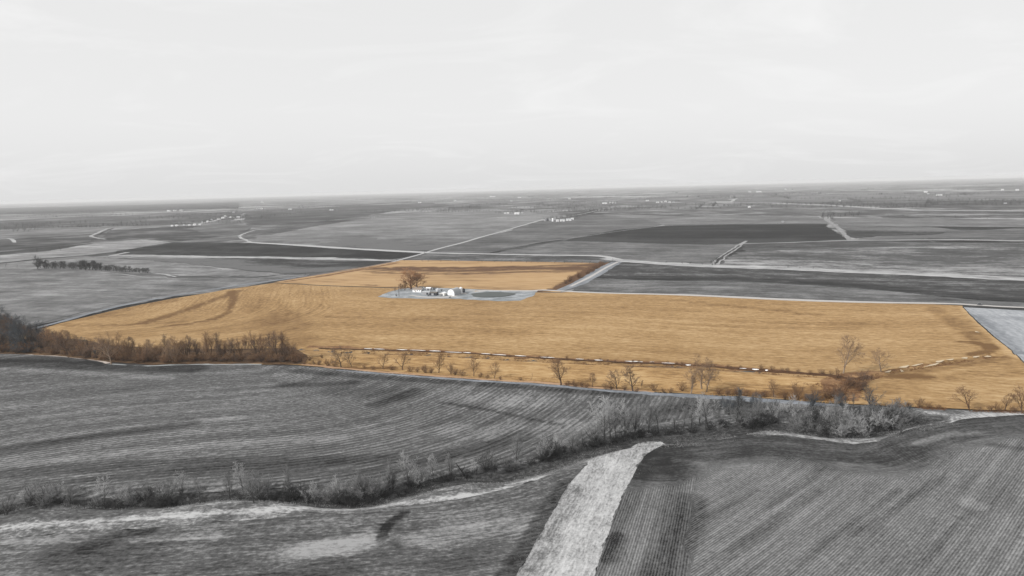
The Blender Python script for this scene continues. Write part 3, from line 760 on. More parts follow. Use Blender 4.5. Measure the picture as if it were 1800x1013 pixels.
ribbon('grass_strip', [(1060, 455), (1100, 459), (1150, 463), (1250, 468), (1400, 473.5), (1550, 480), (1700, 486.5), (1800, 491.5), (2100, 506)], [22, 34, 36, 40, 36, 36, 38, 36, 36], bright_grass, label='bright bleached grass strip crossing the eastern fields', wob=0.12)
ribbon('lane', [(1256, 466), (1275, 448), (1300, 432), (1312, 424)], [14, 11, 10, 7], grey_field('ditch_banks', 172, 0.25), label='bright banks of the ditch joining the grass strip', wob=0.2)
ribbon('ditch', [(1258, 464), (1278, 446), (1300, 432)], [6, 4.5, 4], grey_field('ditch_grey_mid', 78, 0.3), label='dark ditch between two bright banks', wob=0.4)
ribbon('lane', [(1438, 380), (1452, 386), (1475, 403), (1493, 423)], [16, 14, 11, 9], grey_field('path_grass', 160, 0.2), label='pale grass path slanting through the black ploughed field', wob=0.2)
ribbon('lane', [(1300, 429), (1400, 426.5), (1493, 423.5), (1650, 422), (1800, 424), (2100, 428)], [12, 14, 20, 30, 34, 34], grey_field('pale_field_line', 165, 0.2), label='thin pale field line left and right of the slanting path', wob=0.2)
ribbon('road', [(1270, 357), (1340, 357), (1440, 360.5), (1540, 366), (1640, 370), (1800, 371), (2100, 374)], [70, 70, 55, 50, 50, 50, 50], gravel_far, label='bright far road near the eastern horizon', wob=0.15)
ribbon('lane', [(1284, 356), (1294, 349)], 24, gravel_far, label='bright spur off the far road')
ribbon('ditch', [(1480, 371.5), (1640, 373), (1800, 374), (2100, 377)], 22, grey_field('hedge_dark', 60, 0.3), label='dark hedge line below the far road', wob=0.2)
ribbon('lane', [(1200, 378), (1320, 380), (1450, 380.5)], 14, grey_field('pale_far_line', 175, 0.2), label='pale line above the black ploughed field', wob=0.2)
ribbon('lane', [(1500, 394), (1560, 396), (1640, 397), (1660, 398)], 9, grey_field('pale_far_line_b', 165, 0.2), label='pale line at the top of the eastern dark field', wob=0.3)
ribbon('lane', [(880, 437), (990, 421), (1080, 408), (1160, 398)], 5, grey_field('pale_edge', 160, 0.2), label='pale grass edge of the black ploughed field', wob=0.2)

# ---- creek with ice, and the farm pond
m_ice, nt, b = nodes_of('creek_ice')
g = NG(nt)
n_ = g.noise(g.n('ShaderNodeNewGeometry').outputs['Position'], 0.5, 3, 0.6)
g.link(g.mix(n_, (0.62, 0.60, 0.57, 1), (0.88, 0.87, 0.85, 1)), b.inputs['Base Color']); b.inputs['Roughness'].default_value = 0.5
def arcs(line, spans, w, rg):
    seg = np.r_[0, np.cumsum(np.linalg.norm(np.diff(line, axis=0), axis=1))]
    out = []
    for s0, s1, ww in spans:
        s = np.linspace(s0, s1, max(4, int((s1 - s0) / 4)))
        out.append((np.column_stack([np.interp(s, seg, line[:, 0]), np.interp(s, seg, line[:, 1])]), ww))
    return out, seg[-1]
def creek_piece(px, w, mat, label, dz):
    return ribbon('creek', px, w, mat, label=label, wob=0.3, dens=2)
creek_piece([(560, 613), (700, 617), (800, 621), (900, 627), (1000, 633), (1100, 638), (1200, 642), (1300, 649), (1380, 655), (1450, 661), (1500, 668), (1530, 664)], 3.0,
            plain('creek_bed', alb((92, 66, 46)), 0.4, 0.4), 'dark creek bed between brown banks', 0.62)
ICE = [(640, 655, 614.2), (657, 676, 614.8), (697, 716, 615.8), (720, 748, 617), (755, 775, 618.2), (782, 812, 620.4), (814, 828, 621.2), (846, 862, 623.2), (866, 890, 625), (905, 925, 627), (950, 975, 629.6),
       (1012, 1026, 632.8), (1045, 1060, 634.4), (1098, 1130, 637), (1142, 1150, 638), (1163, 1186, 640), (1205, 1215, 643), (1300, 1312, 649.5), (1322, 1334, 651), (1345, 1350, 652.5)]
_rg = np.random.default_rng(5)
for k, (x0, x1, y) in enumerate(ICE):
    sl = 0.045
    ribbon('ice_patch', [(x0, y - sl * (x1 - x0) / 2), ((x0 + x1) / 2, y + _rg.normal(0, .1)), (x1, y + sl * (x1 - x0) / 2)], [0.5, 1.2 + 0.9 * _rg.random(), 0.5], m_ice, wob=0.3, seed=k, dens=3,
           label='white ice patch in the creek, number %d counted from the wood' % (k + 1))
ICE2 = [(1555, 656, 1566, 653), (1580, 648, 1598, 644), (1582, 651, 1588, 655), (1602, 645, 1622, 641), (1645, 638, 1660, 635), (1663, 634, 1676, 632.5), (1690, 631.5, 1700, 630), (1710, 630, 1722, 628), (1625, 647, 1650, 640), (1730, 629, 1742, 628)]
bleached = plain('bleached_reeds', alb((226, 206, 176)), 0.2, 0.3)
for k, (x0, y0, x1, y1) in enumerate(ICE2):
    ribbon('reed_patch', [(x0, y0), ((x0 + x1) / 2, (y0 + y1) / 2 + 0.3), (x1, y1)], [0.5, 1.4 + _rg.random(), 0.5], bleached, wob=0.35, seed=k, dens=3,
           label='bleached reed patch on the eastern creek arm, number %d counted from the brown brush' % (k + 1))
ribbon('reed_patch', [(1714, 584), (1718, 585.5), (1722, 586)], [1, 2.5, 1], bleached, label='bleached patch by the eastern edge of the golden field', wob=0.3)
m_pond, nt, b = nodes_of('pond_water')
g = NG(nt)
b.inputs['Base Color'].default_value = alb((84, 90, 88)); b.inputs['Roughness'].default_value = 0.5; b.inputs['Specular IOR Level'].default_value = 0.12
_a, _b, _ax, _ay, _ce = POND_A, POND_B, POND_X, POND_Y, POND_C
_t = np.linspace(0, 2 * math.pi, 48, endpoint=False)
_rad = 1 + 0.05 * np.sin(3 * _t + 1) + 0.04 * np.sin(5 * _t)
_P = _ce + (np.cos(_t) * _rad)[:, None] * _ax * _a + (np.sin(_t) * _rad)[:, None] * _ay * _b
_z = POND_Z[0] + 0.1 + 0.006 * (LAYER[0] + 8)
_me = mesh_from('pond', [(*_ce, _z)] + [(x, y, _z) for x, y in _P], [(0, 1 + i, 1 + (i + 1) % 48) for i in range(48)])
tag(new_obj('pond', _me, m_pond), 'dark oval farm pond in the pale yard', None, None, 'structure')
# ------------------------------------------------------------------ bare winter trees and shrubs
class Tubes:
    def __init__(s): s.V = []; s.F = []; s.n = 0
    def tube(s, pts, rad, k):
        pts = np.asarray(pts, float)
        ring = []
        for i, p in enumerate(pts):
            d = pts[min(i + 1, len(pts) - 1)] - pts[max(i - 1, 0)]
            d = d / (np.linalg.norm(d) + 1e-9)
            a = np.cross(d, (0.3, 0.9, 0.1)); a /= np.linalg.norm(a) + 1e-9
            b = np.cross(d, a)
            t = np.arange(k) * 2 * math.pi / k
            s.V.append(p + (np.cos(t)[:, None] * a + np.sin(t)[:, None] * b) * rad[i])
        for i in range(len(pts) - 1):
            for j in range(k):
                a0 = s.n + i * k + j; a1 = s.n + i * k + (j + 1) % k
                s.F.append((a0, a1, a1 + k)); s.F.append((a0, a1 + k, a0 + k))
        s.n += len(pts) * k
    def spike(s, p, q, r):
        """one twig: a thin three-sided taper"""
        d = q - p; d = d / (np.linalg.norm(d) + 1e-9)
        a = np.cross(d, (0.3, 0.9, 0.1)); a /= np.linalg.norm(a) + 1e-9
        b = np.cross(d, a)
        s.V.append(np.array([p + a * r, p - 0.5 * a * r + 0.87 * b * r, p - 0.5 * a * r - 0.87 * b * r, q]))
        n = s.n
        s.F += [(n, n + 1, n + 3), (n + 1, n + 2, n + 3), (n + 2, n, n + 3)]
        s.n += 4
    def mesh(s, name):
        return fast_mesh(name, np.vstack(s.V), np.array(s.F))

def unit(v): return v / (np.linalg.norm(v) + 1e-9)
def tilt(d, ang, rg):
    a = unit(np.cross(d, rg.normal(0, 1, 3)))
    return unit(d * math.cos(ang) + a * math.sin(ang))

def make_tree(seed, H=12.0, stems=1, fork=0.35, upright=0.5, limb=0.42, nl=9, nb=6, nt=6, ntt=3, trunk_r=0.2, twig_r=0.021, lean=0.08, spread=0.85):
    rg = np.random.default_rng(seed)
    tr, cr = Tubes(), Tubes()
    def axis(p, d, L, r, n, up, wob):
        pts, rad = [p], [r]
        for i in range(n):
            d = unit(d + rg.normal(0, wob, 3) + np.array([0, 0, up]))
            p = p + d * L / n
            pts.append(p); rad.append(r * (1 - 0.82 * (i + 1) / n))
        return np.array(pts), np.array(rad)
    def along(pts, t):
        f = t * (len(pts) - 1); i = min(int(f), len(pts) - 2)
        return pts[i] + (pts[i + 1] - pts[i]) * (f - i), unit(pts[i + 1] - pts[i])
    def twigs(p, d, L, n2, r):
        q = p + d * L
        cr.spike(p, q, r)
        for _ in range(n2):
            t = 0.25 + 0.75 * rg.random()
            e = tilt(d, 0.35 + 0.5 * rg.random(), rg); e = unit(e + np.array([0, 0, 0.12]))
            pp = p + d * L * t
            cr.spike(pp, pp + e * L * (0.4 + 0.4 * rg.random()), r * 0.8)
    def branch(p, d, L, r, n_, up):
        pts, rad = axis(p, d, L, r, 3, up, 0.14)
        (tr if r > 0.035 else cr).tube(pts, rad, 3)
        for k in range(n_):
            t = 0.2 + 0.8 * (k + rg.random()) / n_
            pp, dd = along(pts, min(t, 0.99))
            e = tilt(dd, 0.45 + 0.45 * rg.random(), rg); e = unit(e + np.array([0, 0, 0.15 * upright]))
            twigs(pp, e, L * (0.36 + 0.22 * rg.random()), ntt, twig_r)
    for sidx in range(stems):
        base = np.array([0, 0, -0.4]) if stems == 1 else np.array([rg.normal(0, 0.03 * H), rg.normal(0, 0.03 * H), -0.3])
        d0 = unit(np.array([rg.normal(0, lean), rg.normal(0, lean), 1.0]))
        if stems > 1:
            a = rg.random() * 6.28; k = 0.15 + spread * 0.55 * rg.random()
            d0 = unit(np.array([math.cos(a) * k, math.sin(a) * k, 1.0]))
        TL = H * (0.80 + 0.1 * rg.random()) * (1 if stems == 1 else 0.72 + 0.3 * rg.random())
        tp, trad = axis(base, d0, TL, trunk_r, 7, 0.05, 0.07)
        tr.tube(tp, trad, 6 if stems == 1 else 4)
        for i in range(nl):
            t = fork + (1 - fork) * (i + 0.6 * rg.random()) / nl
            p, d = along(tp, min(t, 0.98))
            ang = (0.95 - 0.45 * upright) * (1.1 - 0.45 * t) + 0.15 * rg.normal()
            a = i * 2.4 + rg.random()
            h = np.array([math.cos(a), math.sin(a), 0])
            e = unit(d * math.cos(ang) + h * math.sin(ang) * spread * 1.15)
            L = H * limb * (1.12 - 0.75 * max(0, t - 0.45)) * (0.75 + 0.45 * rg.random())
            rr = max(0.03, trunk_r * 0.5 * (1.1 - t))
            lp, lr = axis(p, e, L, rr, 5, 0.05 + 0.14 * upright, 0.10)
            tr.tube(lp, lr, 4)
            for k in range(nb):
                t2 = 0.22 + 0.78 * (k + rg.random()) / nb
                pp, dd = along(lp, min(t2, 0.99))
                e2 = tilt(dd, 0.5 + 0.4 * rg.random(), rg); e2 = unit(e2 + np.array([0, 0, 0.25 * upright]))
                branch(pp, e2, L * (0.42 + 0.25 * rg.random()) * (1.15 - 0.5 * t2), max(0.02, rr * 0.4), nt, 0.05)
    return tr.mesh('trunk'), cr.mesh('crown'), H

PROTO = {
    'broad': [make_tree(s, 13, fork=0.22, upright=0.25, limb=0.46, nl=11, nb=7, nt=6, ntt=3, trunk_r=0.36, twig_r=0.042, spread=1.05) for s in (1, 2, 3)],
    'open': [make_tree(s, 13, fork=0.17, upright=0.5, limb=0.40, nl=10, nb=6, nt=6, ntt=3, trunk_r=0.32, twig_r=0.042, spread=1.0) for s in (11, 12, 13, 14)],
    'tall': [make_tree(s, 14, fork=0.18, upright=0.85, limb=0.30, nl=11, nb=6, nt=6, ntt=3, trunk_r=0.27, twig_r=0.040, spread=0.9) for s in (21, 22, 23, 24)],
    'clump': [make_tree(s, 8, stems=6, fork=0.2, upright=0.7, limb=0.26, nl=6, nb=4, nt=4, ntt=3, trunk_r=0.11, twig_r=0.018, spread=1.0) for s in (31, 32, 33)],
    'bush': [make_tree(s, 4.5, stems=9, fork=0.08, upright=0.6, limb=0.34, nl=4, nb=4, nt=4, ntt=2, trunk_r=0.05, twig_r=0.02, spread=1.3) for s in (41, 42, 43)],
    'mass': [make_tree(s, 12, fork=0.06, upright=0.5, limb=0.36, nl=14, nb=7, nt=5, ntt=2, trunk_r=0.3, twig_r=0.09, spread=1.1) for s in (71, 72, 73)],
    'full': [make_tree(s, 14, fork=0.18, upright=0.35, limb=0.44, nl=15, nb=8, nt=6, ntt=3, trunk_r=0.5, twig_r=0.065, spread=1.15) for s in (82,)],
    'distant': [make_tree(s, 10, fork=0.1, upright=0.5, limb=0.42, nl=6, nb=3, nt=3, ntt=0, trunk_r=0.35, twig_r=0.16, spread=1.1) for s in (91, 92, 93)],
    'snag': [make_tree(51, 9, fork=0.5, upright=0.1, limb=0.30, nl=5, nb=2, nt=2, ntt=1, trunk_r=0.36, twig_r=0.02, lean=0.0, spread=1.1)],
    'small': [make_tree(s, 12, fork=0.25, upright=0.5, limb=0.36, nl=6, nb=4, nt=3, ntt=1, trunk_r=0.3, twig_r=0.05, spread=0.9) for s in (61, 62, 63)],
}
def twig_mat(name, bark, twig):
    out = []
    for nm, c, v in ((name + '_bark', bark, 0.3), (name + '_twigs', twig, 0.25)):
        out.append(plain(nm, alb(c), v, 0.8))
    return out
M_BROWN = twig_mat('brown_tree', (112, 90, 72), (146, 114, 86))
M_RUST = twig_mat('rust_tree', (92, 70, 54), (136, 103, 77))
M_UMBER = twig_mat('umber_tree', (92, 78, 68), (124, 102, 86))
M_FARM = twig_mat('farm_tree', (126, 92, 68), (188, 144, 106))
M_PALE = twig_mat('pale_brown_tree', (168, 148, 128), (158, 130, 104))
M_GREY = twig_mat('grey_tree', (80,) * 3, (140,) * 3)
M_LGREY = twig_mat('pale_grey_tree', (104,) * 3, (184,) * 3)
M_DGREY = twig_mat('dark_grey_tree', (50,) * 3, (74,) * 3)
M_FAR = twig_mat('far_grey_tree', (58,) * 3, (70,) * 3)
M_SLATE = twig_mat('slate_tree', (70, 76, 80), (92, 96, 100))

_trg = np.random.default_rng(99)
TREES = []
def tree(px, py, hpx, kind, mats, label, group, name='tree', cat='tree', width=1.0, rot=None, sink=0.0, lean=None, world=None, height_m=None):
    P = at1(px, py) if world is None else np.array([*world, height(np.array([world]))[0]])
    H = hpx / ppm(P) if height_m is None else height_m
    protos = PROTO[kind]
    tm, cm, h0 = protos[int(_trg.integers(len(protos)))]
    e = bpy.data.objects.new(name, None); COL.objects.link(e)
    e.empty_display_size = 1.0
    e.location = (P[0], P[1], P[2] - sink)
    e.rotation_euler = (0, 0, _trg.random() * 6.283 if rot is None else rot)
    if lean: e.rotation_euler = (lean[0], lean[1], e.rotation_euler[2])
    s = H / (h0 * 0.97)
    e.scale = (s * width, s * width, s)
    new_obj('trunk', tm, mats[0], e); new_obj('crown', cm, mats[1], e)
    tag(e, label, cat, group)
    TREES.append(e)
    return e

def ordinal(n):
    w = ['first', 'second', 'third', 'fourth', 'fifth', 'sixth', 'seventh', 'eighth', 'ninth', 'tenth', 'eleventh', 'twelfth', 'thirteenth', 'fourteenth', 'fifteenth', 'sixteenth', 'seventeenth', 'eighteenth', 'nineteenth', 'twentieth']
    if n <= 20: return w[n - 1]
    suf = 'th' if 10 <= n % 100 <= 20 else {1: 'st', 2: 'nd', 3: 'rd'}.get(n % 10, 'th')
    return '%d%s' % (n, suf)

G_ROW = 'bare trees along the southern edge of the golden field'
for px, py, h, kd, mt, w, lb in [
    (600, 646, 30, 'broad', M_UMBER, 1.05, 'broad twin-crowned brown tree standing first beyond the end of the wood'),
    (618, 645, 24, 'open', M_UMBER, 1.0, 'smaller brown tree tucked against the twin-crowned tree'),
    (673, 649, 26, 'open', M_BROWN, 1.0, 'slim brown tree just right of the long shadow in the dry grass'),
    (707, 651, 33, 'open', M_BROWN, 1.1, 'rounded brown tree between the slim tree and the shrub pair'),
    (771, 656, 35, 'tall', M_BROWN, 1.2, 'tall narrow brown tree rising among low shrubs'),
    (792, 658, 24, 'clump', M_BROWN, 0.9, 'small brown tree right beside the tall narrow one'),
    (833, 662, 31, 'open', M_BROWN, 0.9, 'slender brown tree, next after the shrubs below the creek'),
    (869, 666, 26, 'open', M_BROWN, 0.9, 'slender brown tree, second after the shrubs below the creek'),
    (933, 669, 13, 'small', M_BROWN, 0.9, 'tiny lone sapling in the open stretch of dry grass'),
    (986, 678, 50, 'tall', M_BROWN, 1.5, 'tall vase-shaped tree at the corner of the dark field'),
    (1041, 681, 27, 'tall', M_BROWN, 1.1, 'thin small tree right of the tall vase-shaped tree'),
    (1085, 685, 34, 'open', M_UMBER, 1.2, 'crooked dark-stemmed tree of the close pair'),
    (1113, 688, 42, 'tall', M_UMBER, 1.5, 'taller fan-shaped tree of the close pair'),
    (1128, 682, 13, 'tall', M_UMBER, 0.8, 'short bare stump-like trunk beside the fan-shaped tree'),
    (1214, 693, 47, 'tall', M_PALE, 1.2, 'pale trunked slim tree at the edge of the grey brush'),
    (1233, 684, 52, 'broad', M_PALE, 0.95, 'large pale tree with many forked limbs near the grey brush'),
    (1242, 690, 44, 'open', M_PALE, 1.0, 'pale tree half hidden behind the many-forked one'),
    (1482, 657, 56, 'broad', M_PALE, 0.85, 'big lone tree with a dark trunk beside the creek fork'),
    (1549, 654, 40, 'open', M_PALE, 1.0, 'smaller lone tree above the bend of the eastern creek arm'),
    (1705, 723, 40, 'open', M_RUST, 1.1, 'leaning rust-brown tree alone at the edge of the pale strip'),
    (1766, 723, 32, 'tall', M_BROWN, 1.4, 'faint brown tree near the eastern edge of the view'),
    (1796, 726, 42, 'open', M_BROWN, 1.1, 'brown tree cut by the eastern edge of the view'),
    (1403, 704, 34, 'clump', M_BROWN, 1.2, 'brown many-stemmed tree at the top of the grey brush'),
    (1360, 698, 28, 'open', M_BROWN, 1.0, 'thin brown tree beside the many-stemmed one'),
    (1430, 706, 32, 'clump', M_BROWN, 1.2, 'hazy brown tree next to the reddish weed patch'),
]:
    tree(px, py, h, kd, mt, lb, G_ROW, width=w * 1.18)
G_SH = 'brown shrubs along the southern edge of the golden field'
_k = 0
for px, py, h, w in [(640, 648, 8, 1.2), (523, 639, 20, 1.3), (530, 636, 14, 1.4), (545, 634, 9, 1.4), (565, 630, 8, 1.4), (560, 642, 12, 1.3), (575, 644, 14, 1.2), (588, 645, 13, 1.3), (655, 650, 9, 1.3), (688, 651, 11, 1.4), (722, 654, 12, 1.4), (537, 641, 12, 1), (552, 641, 10, 1), (748, 656, 17, 1.2), (735, 655, 11, 1.2), (757, 657, 13, 1.2), (800, 660, 14, 1.2), (812, 661, 12, 1.3), (845, 664, 11, 1.2), (857, 666, 9, 1.2), (880, 668, 8, 1.2), (915, 669, 7, 1.3),
                     (998, 679, 12, 1.3), (1010, 680, 14, 1.3), (1022, 681, 11, 1.3), (1032, 682, 10, 1.3), (1063, 684, 12, 1.2), (1075, 685, 14, 1.2), (1098, 687, 12, 1.2), (1120, 690, 11, 1.2), (1148, 688, 15, 1.1), (1165, 690, 9, 1.2),
                     (1180, 691, 11, 1.2), (1200, 688, 19, 1.1), (1262, 694, 12, 1.3), (1278, 695, 14, 1.3), (1296, 695, 17, 1.3), (1312, 697, 14, 1.4), (1330, 698, 13, 1.3), (1345, 699, 15, 1.3), (1380, 703, 16, 1.3), (1418, 707, 15, 1.2),
                     (1578, 714, 17, 1.1), (1595, 715, 10, 1.2), (1618, 717, 20, 1.1), (1632, 718, 12, 1.2), (1650, 719, 9, 1.3), (1722, 724, 10, 1.3), (1740, 724, 13, 1.2), (1752, 724, 17, 1.1), (1780, 725, 14, 1.2)]:
    _k += 1
    tree(px, py, h, 'bush', M_RUST if _k % 3 else M_BROWN, 'low brown shrub at the foot of the golden field, %s counting from the wood' % ordinal(_k), G_SH, name='shrub', cat='shrub', width=w)
_k = 0
for _i in range(26):
    px = 1452 + 82 * _trg.random(); py = 664 + 42 * _trg.random()
    if px > 1545 - (py - 655) * 0.9: continue
    _k += 1
    tree(px, py, 13 + 13 * _trg.random(), 'bush' if _i % 3 else 'clump', M_RUST if _i % 2 else M_UMBER, 'reddish brown shrub in the weed patch at the creek fork, %s from its western side' % ordinal(_k), 'reddish shrubs at the creek fork', name='shrub', cat='shrub')
_k = 0
for px in np.arange(930, 1460, 17.0):
    if _trg.random() < 0.35 and px < 1200: continue
    py = float(np.interp(px, [c[0] for c in CREEK_PX[:11]], [c[1] for c in CREEK_PX[:11]])) - 1.5
    _k += 1
    tree(px + _trg.normal(0, 4), py, (3 if px < 1330 else 7) + 4 * _trg.random(), 'bush', M_BROWN, 'small dark brown shrub on the bank of the icy creek, %s counting eastward' % ordinal(_k), 'shrubs on the creek bank', name='shrub', cat='shrub', width=1.4)

# ---- the wood at the western side
def front(x): return float(np.interp(x, [-260, 0, 60, 120, 190, 260, 330, 420, 520], [618, 622, 624, 627, 637, 640, 639, 638, 639]))
WOOD = []
for i in range(122):
    x = -90 + 610 * (i + _trg.random()) / 122
    depth = float(np.interp(x, [-230, 0, 90, 180, 300, 450, 520], [34, 32, 30, 20, 20, 24, 12]))
    y = front(x) - 2 - depth * _trg.random() ** 1.3
    top = float(np.interp(x, [-230, -40, 10, 45, 90, 130, 165, 200, 260, 320, 400, 470, 505, 522], [546, 548, 552, 566, 580, 588, 598, 592, 594, 592, 590, 583, 588, 605]))
    h = (y - top) * (0.52 + 0.56 * _trg.random())
    WOOD.append((x, y, max(14, h)))
for i in range(22):
    x = -60 + 170 * _trg.random(); y = front(x) - 3 - 26 * _trg.random()
    WOOD.append((x, y, (y - float(np.interp(x, [-60, 10, 45, 90, 130], [548, 552, 566, 580, 588]))) * (0.75 + 0.3 * _trg.random())))
WOOD.sort()
_k = 0
for x, y, h in WOOD:
    if x < 75: mt = M_SLATE if y < 612 or _trg.random() < 0.6 else M_UMBER
    elif x < 190: mt = [M_UMBER, M_UMBER, M_BROWN, M_SLATE][int(_trg.integers(4))]
    else: mt = [M_BROWN, M_UMBER, M_PALE, M_BROWN][int(_trg.integers(4))]
    kd = ['open', 'open', 'clump', 'broad'][int(_trg.integers(4))] if x < 190 else ['tall', 'tall', 'open', 'clump'][int(_trg.integers(4))]
    _k += 1
    tree(x, y, h, kd, mt, 'bare tree in the wood above the dark field, %s counting from its western end' % ordinal(_k), 'trees of the western wood', width=0.85 + 0.4 * _trg.random())
tree(196, 641, 46, 'broad', M_PALE, 'pale forked tree with a dark trunk at the notch in the wood edge', 'trees of the western wood', width=0.9)
_k = 0
for i in range(76):
    x = -40 + 560 * (i + _trg.random()) / 76
    y = front(x) - 1.0 - 4 * _trg.random()
    _k += 1
    tree(x, y, 9 + 11 * _trg.random() * (1.2 if x < 190 else 1), 'bush', M_SLATE if x < 60 and i % 2 else [M_RUST, M_UMBER, M_BROWN][i % 3], 'rusty undergrowth shrub along the front of the wood, %s counting from its western end' % ordinal(_k),
         'undergrowth shrubs of the western wood', name='shrub', cat='shrub', width=1.2 + 0.5 * _trg.random())

# ---- the brushy ravine
_rp = np.array(RAVINE_PX, float)
def ravy(x): return float(np.interp(x, _rp[:, 0], _rp[:, 1]))
G_RT = 'bare grey trees in the ravine'
for px, py, h, kd, mt, w, lb in [
    (1063, 776, 72, 'open', M_LGREY, 1.0, 'tall pale grey tree with a forked trunk in the ravine bend'),
    (1072, 772, 60, 'tall', M_LGREY, 1.0, 'second tall pale tree close beside the forked one in the ravine bend'),
    (1115, 774, 74, 'tall', M_GREY, 0.8, 'straight thin tree leaning slightly right above the waterway head'),
    (1122, 762, 46, 'open', M_LGREY, 0.8, 'pale ghostly tree behind the straight thin one'),
    (1157, 762, 52, 'tall', M_GREY, 1.0, 'slim grey tree right of the waterway head'),
    (1245, 752, 58, 'open', M_LGREY, 1.0, 'pale white-limbed tree in the middle of the upper ravine brush'),
    (1215, 754, 44, 'tall', M_GREY, 1.0, 'grey tree left of the white-limbed one'),
    (1294, 742, 54, 'tall', M_DGREY, 1.0, 'dark tree with black trunk in the upper ravine brush'),
    (1328, 748, 52, 'clump', M_GREY, 1.0, 'many-stemmed grey tree right of the black-trunked one'),
    (1472, 768, 64, 'tall', M_GREY, 1.0, 'tall grey trunk standing over the rounded bushes near the pale bank'),
    (1500, 715, 22, 'tall', M_SLATE, 1.0, 'slate grey tree at the edge of the golden field below the weed patch'),
    (820, 842, 40, 'snag', M_DGREY, 1.3, 'black broken tree leaning left over the ravine'),
    (447, 886, 56, 'open', M_GREY, 0.8, 'tall grey tree in the western half of the ravine brush'),
    (232, 888, 40, 'tall', M_GREY, 1.0, 'thin grey tree above the rounded pale mound in the ravine'),
    (318, 872, 42, 'clump', M_LGREY, 1.1, 'pale feathery tree on the upper bank of the ravine'),
    (125, 888, 32, 'tall', M_GREY, 1.2, 'thin tree above the black bush near the western end of the ravine'),
    (48, 892, 24, 'tall', M_GREY, 0.9, 'lone thin sapling at the western end of the ravine'),
    (552, 884, 42, 'clump', M_LGREY, 1.2, 'pale feathery tree with crossed dark stems in the ravine'),
    (690, 868, 40, 'tall', M_DGREY, 1.0, 'dark stemmed tree beside the black thicket of the ravine'),
    (763, 846, 44, 'tall', M_LGREY, 1.0, 'pale slim tree left of the black broken tree'),
    (793, 842, 42, 'tall', M_GREY, 0.9, 'grey slim tree just left of the black broken tree'),
    (864, 826, 30, 'tall', M_GREY, 0.8, 'thin sapling right of the black broken tree'),
    (955, 810, 48, 'clump', M_LGREY, 1.0, 'pale many-stemmed tree before the ravine bends'),
    (985, 800, 40, 'tall', M_LGREY, 1.0, 'pale slender tree just before the ravine bend'),
    (1005, 792, 34, 'open', M_GREY, 1.0, 'small grey tree at the ravine bend above the dark field corner'),
]:
    tree(px, py, h, kd, mt, lb, G_RT, width=w, lean=(0, -0.55) if kd == 'snag' else None, rot=0.0 if kd == 'snag' else None)
BR = []
_dens = np.array([(-120, .4), (0, .7), (40, .12), (60, .9), (115, .9), (128, .15), (200, .25), (245, 1), (330, 1), (345, .4), (400, .5), (470, 1), (490, .12), (545, .25), (565, 1), (655, 1), (668, .2), (700, .8), (760, .4), (800, .25), (850, .3), (900, 1), (1020, .8), (1140, .8), (1170, .5), (1260, .7), (1300, 1), (1620, 1)])
i = 0
while len(BR) < 132:
    x = -80 + 1690 * _trg.random()
    if _trg.random() > np.interp(x, _dens[:, 0], _dens[:, 1]): continue
    y = ravy(x)
    if x < 1020:
        y += _trg.normal(0, 4.5) - 3
        h = 9 + 40 * _trg.random() ** 2.2
    else:
        up = float(np.interp(x, [1020, 1150, 1300, 1420, 1560, 1610], [12, 22, 32, 36, 30, 10]))
        lo = float(np.interp(x, [1020, 1130, 1200, 1330, 1450, 1540, 1610], [6, 3, 8, 10, 14, 18, 4]))
        y += -up + (up + lo) * _trg.random()
        h = 11 + 32 * _trg.random() ** 1.6
    BR.append((x, y, h))
_k = 0
for i in range(30):
    x = 20 + 1330 * (i + _trg.random()) / 30
    _k += 1
    tree(x, ravy(x) - 5 + 6 * _trg.random(), 24 + 34 * _trg.random(), 'tall' if i % 3 else 'open', M_LGREY if i % 3 == 0 else M_GREY, 'thin grey sapling standing up from the ravine brush, %s counted eastward' % ordinal(_k), 'saplings in the ravine', width=0.85)
for x in np.linspace(1390, 1585, 26):                       # the rounded thicket at the eastern end
    BR.append((x + _trg.normal(0, 5), 742 + 28 * _trg.random() - abs(x - 1490) * 0.05, 24 + 20 * _trg.random()))
BR.sort()
_k = 0
for x, y, h in BR:
    _k += 1
    r_ = _trg.random()
    mt = M_DGREY if r_ < (0.4 if x < 1020 else 0.24) else M_GREY if r_ < 0.76 else M_LGREY
    if x > 1250 and y < 728: mt = M_SLATE
    kd = 'bush' if _trg.random() < (0.55 if x < 1020 else 0.3) else 'clump'
    if mt is M_DGREY: kd = 'bush'; h *= 0.75
    where = 'its western end' if x < 700 else 'the black broken tree' if x < 1060 else 'the waterway head'
    tree(x, y, h, kd, mt, ('dark ' if mt is M_DGREY else 'pale ' if mt is M_LGREY else 'grey ') + 'bare shrub in the ravine brush, %s of the row counted eastward' % ordinal(_k), 'grey shrubs of the ravine', name='bush', cat='bush',
         width=(1.25 if kd == 'bush' else 1.0) * (0.9 + 0.4 * _trg.random()))
_k = 0
for i in range(34):                                          # low dark thickets at the water line
    x = -40 + 1620 * (i + _trg.random()) / 34
    _k += 1
    tree(x, ravy(x) + 1 + 3 * _trg.random(), 11 + 8 * _trg.random(), 'bush', M_DGREY, 'low black bush in the ravine bottom, %s counted eastward' % ordinal(_k), 'black bushes of the ravine bottom', name='bush', cat='bush', width=1.5)

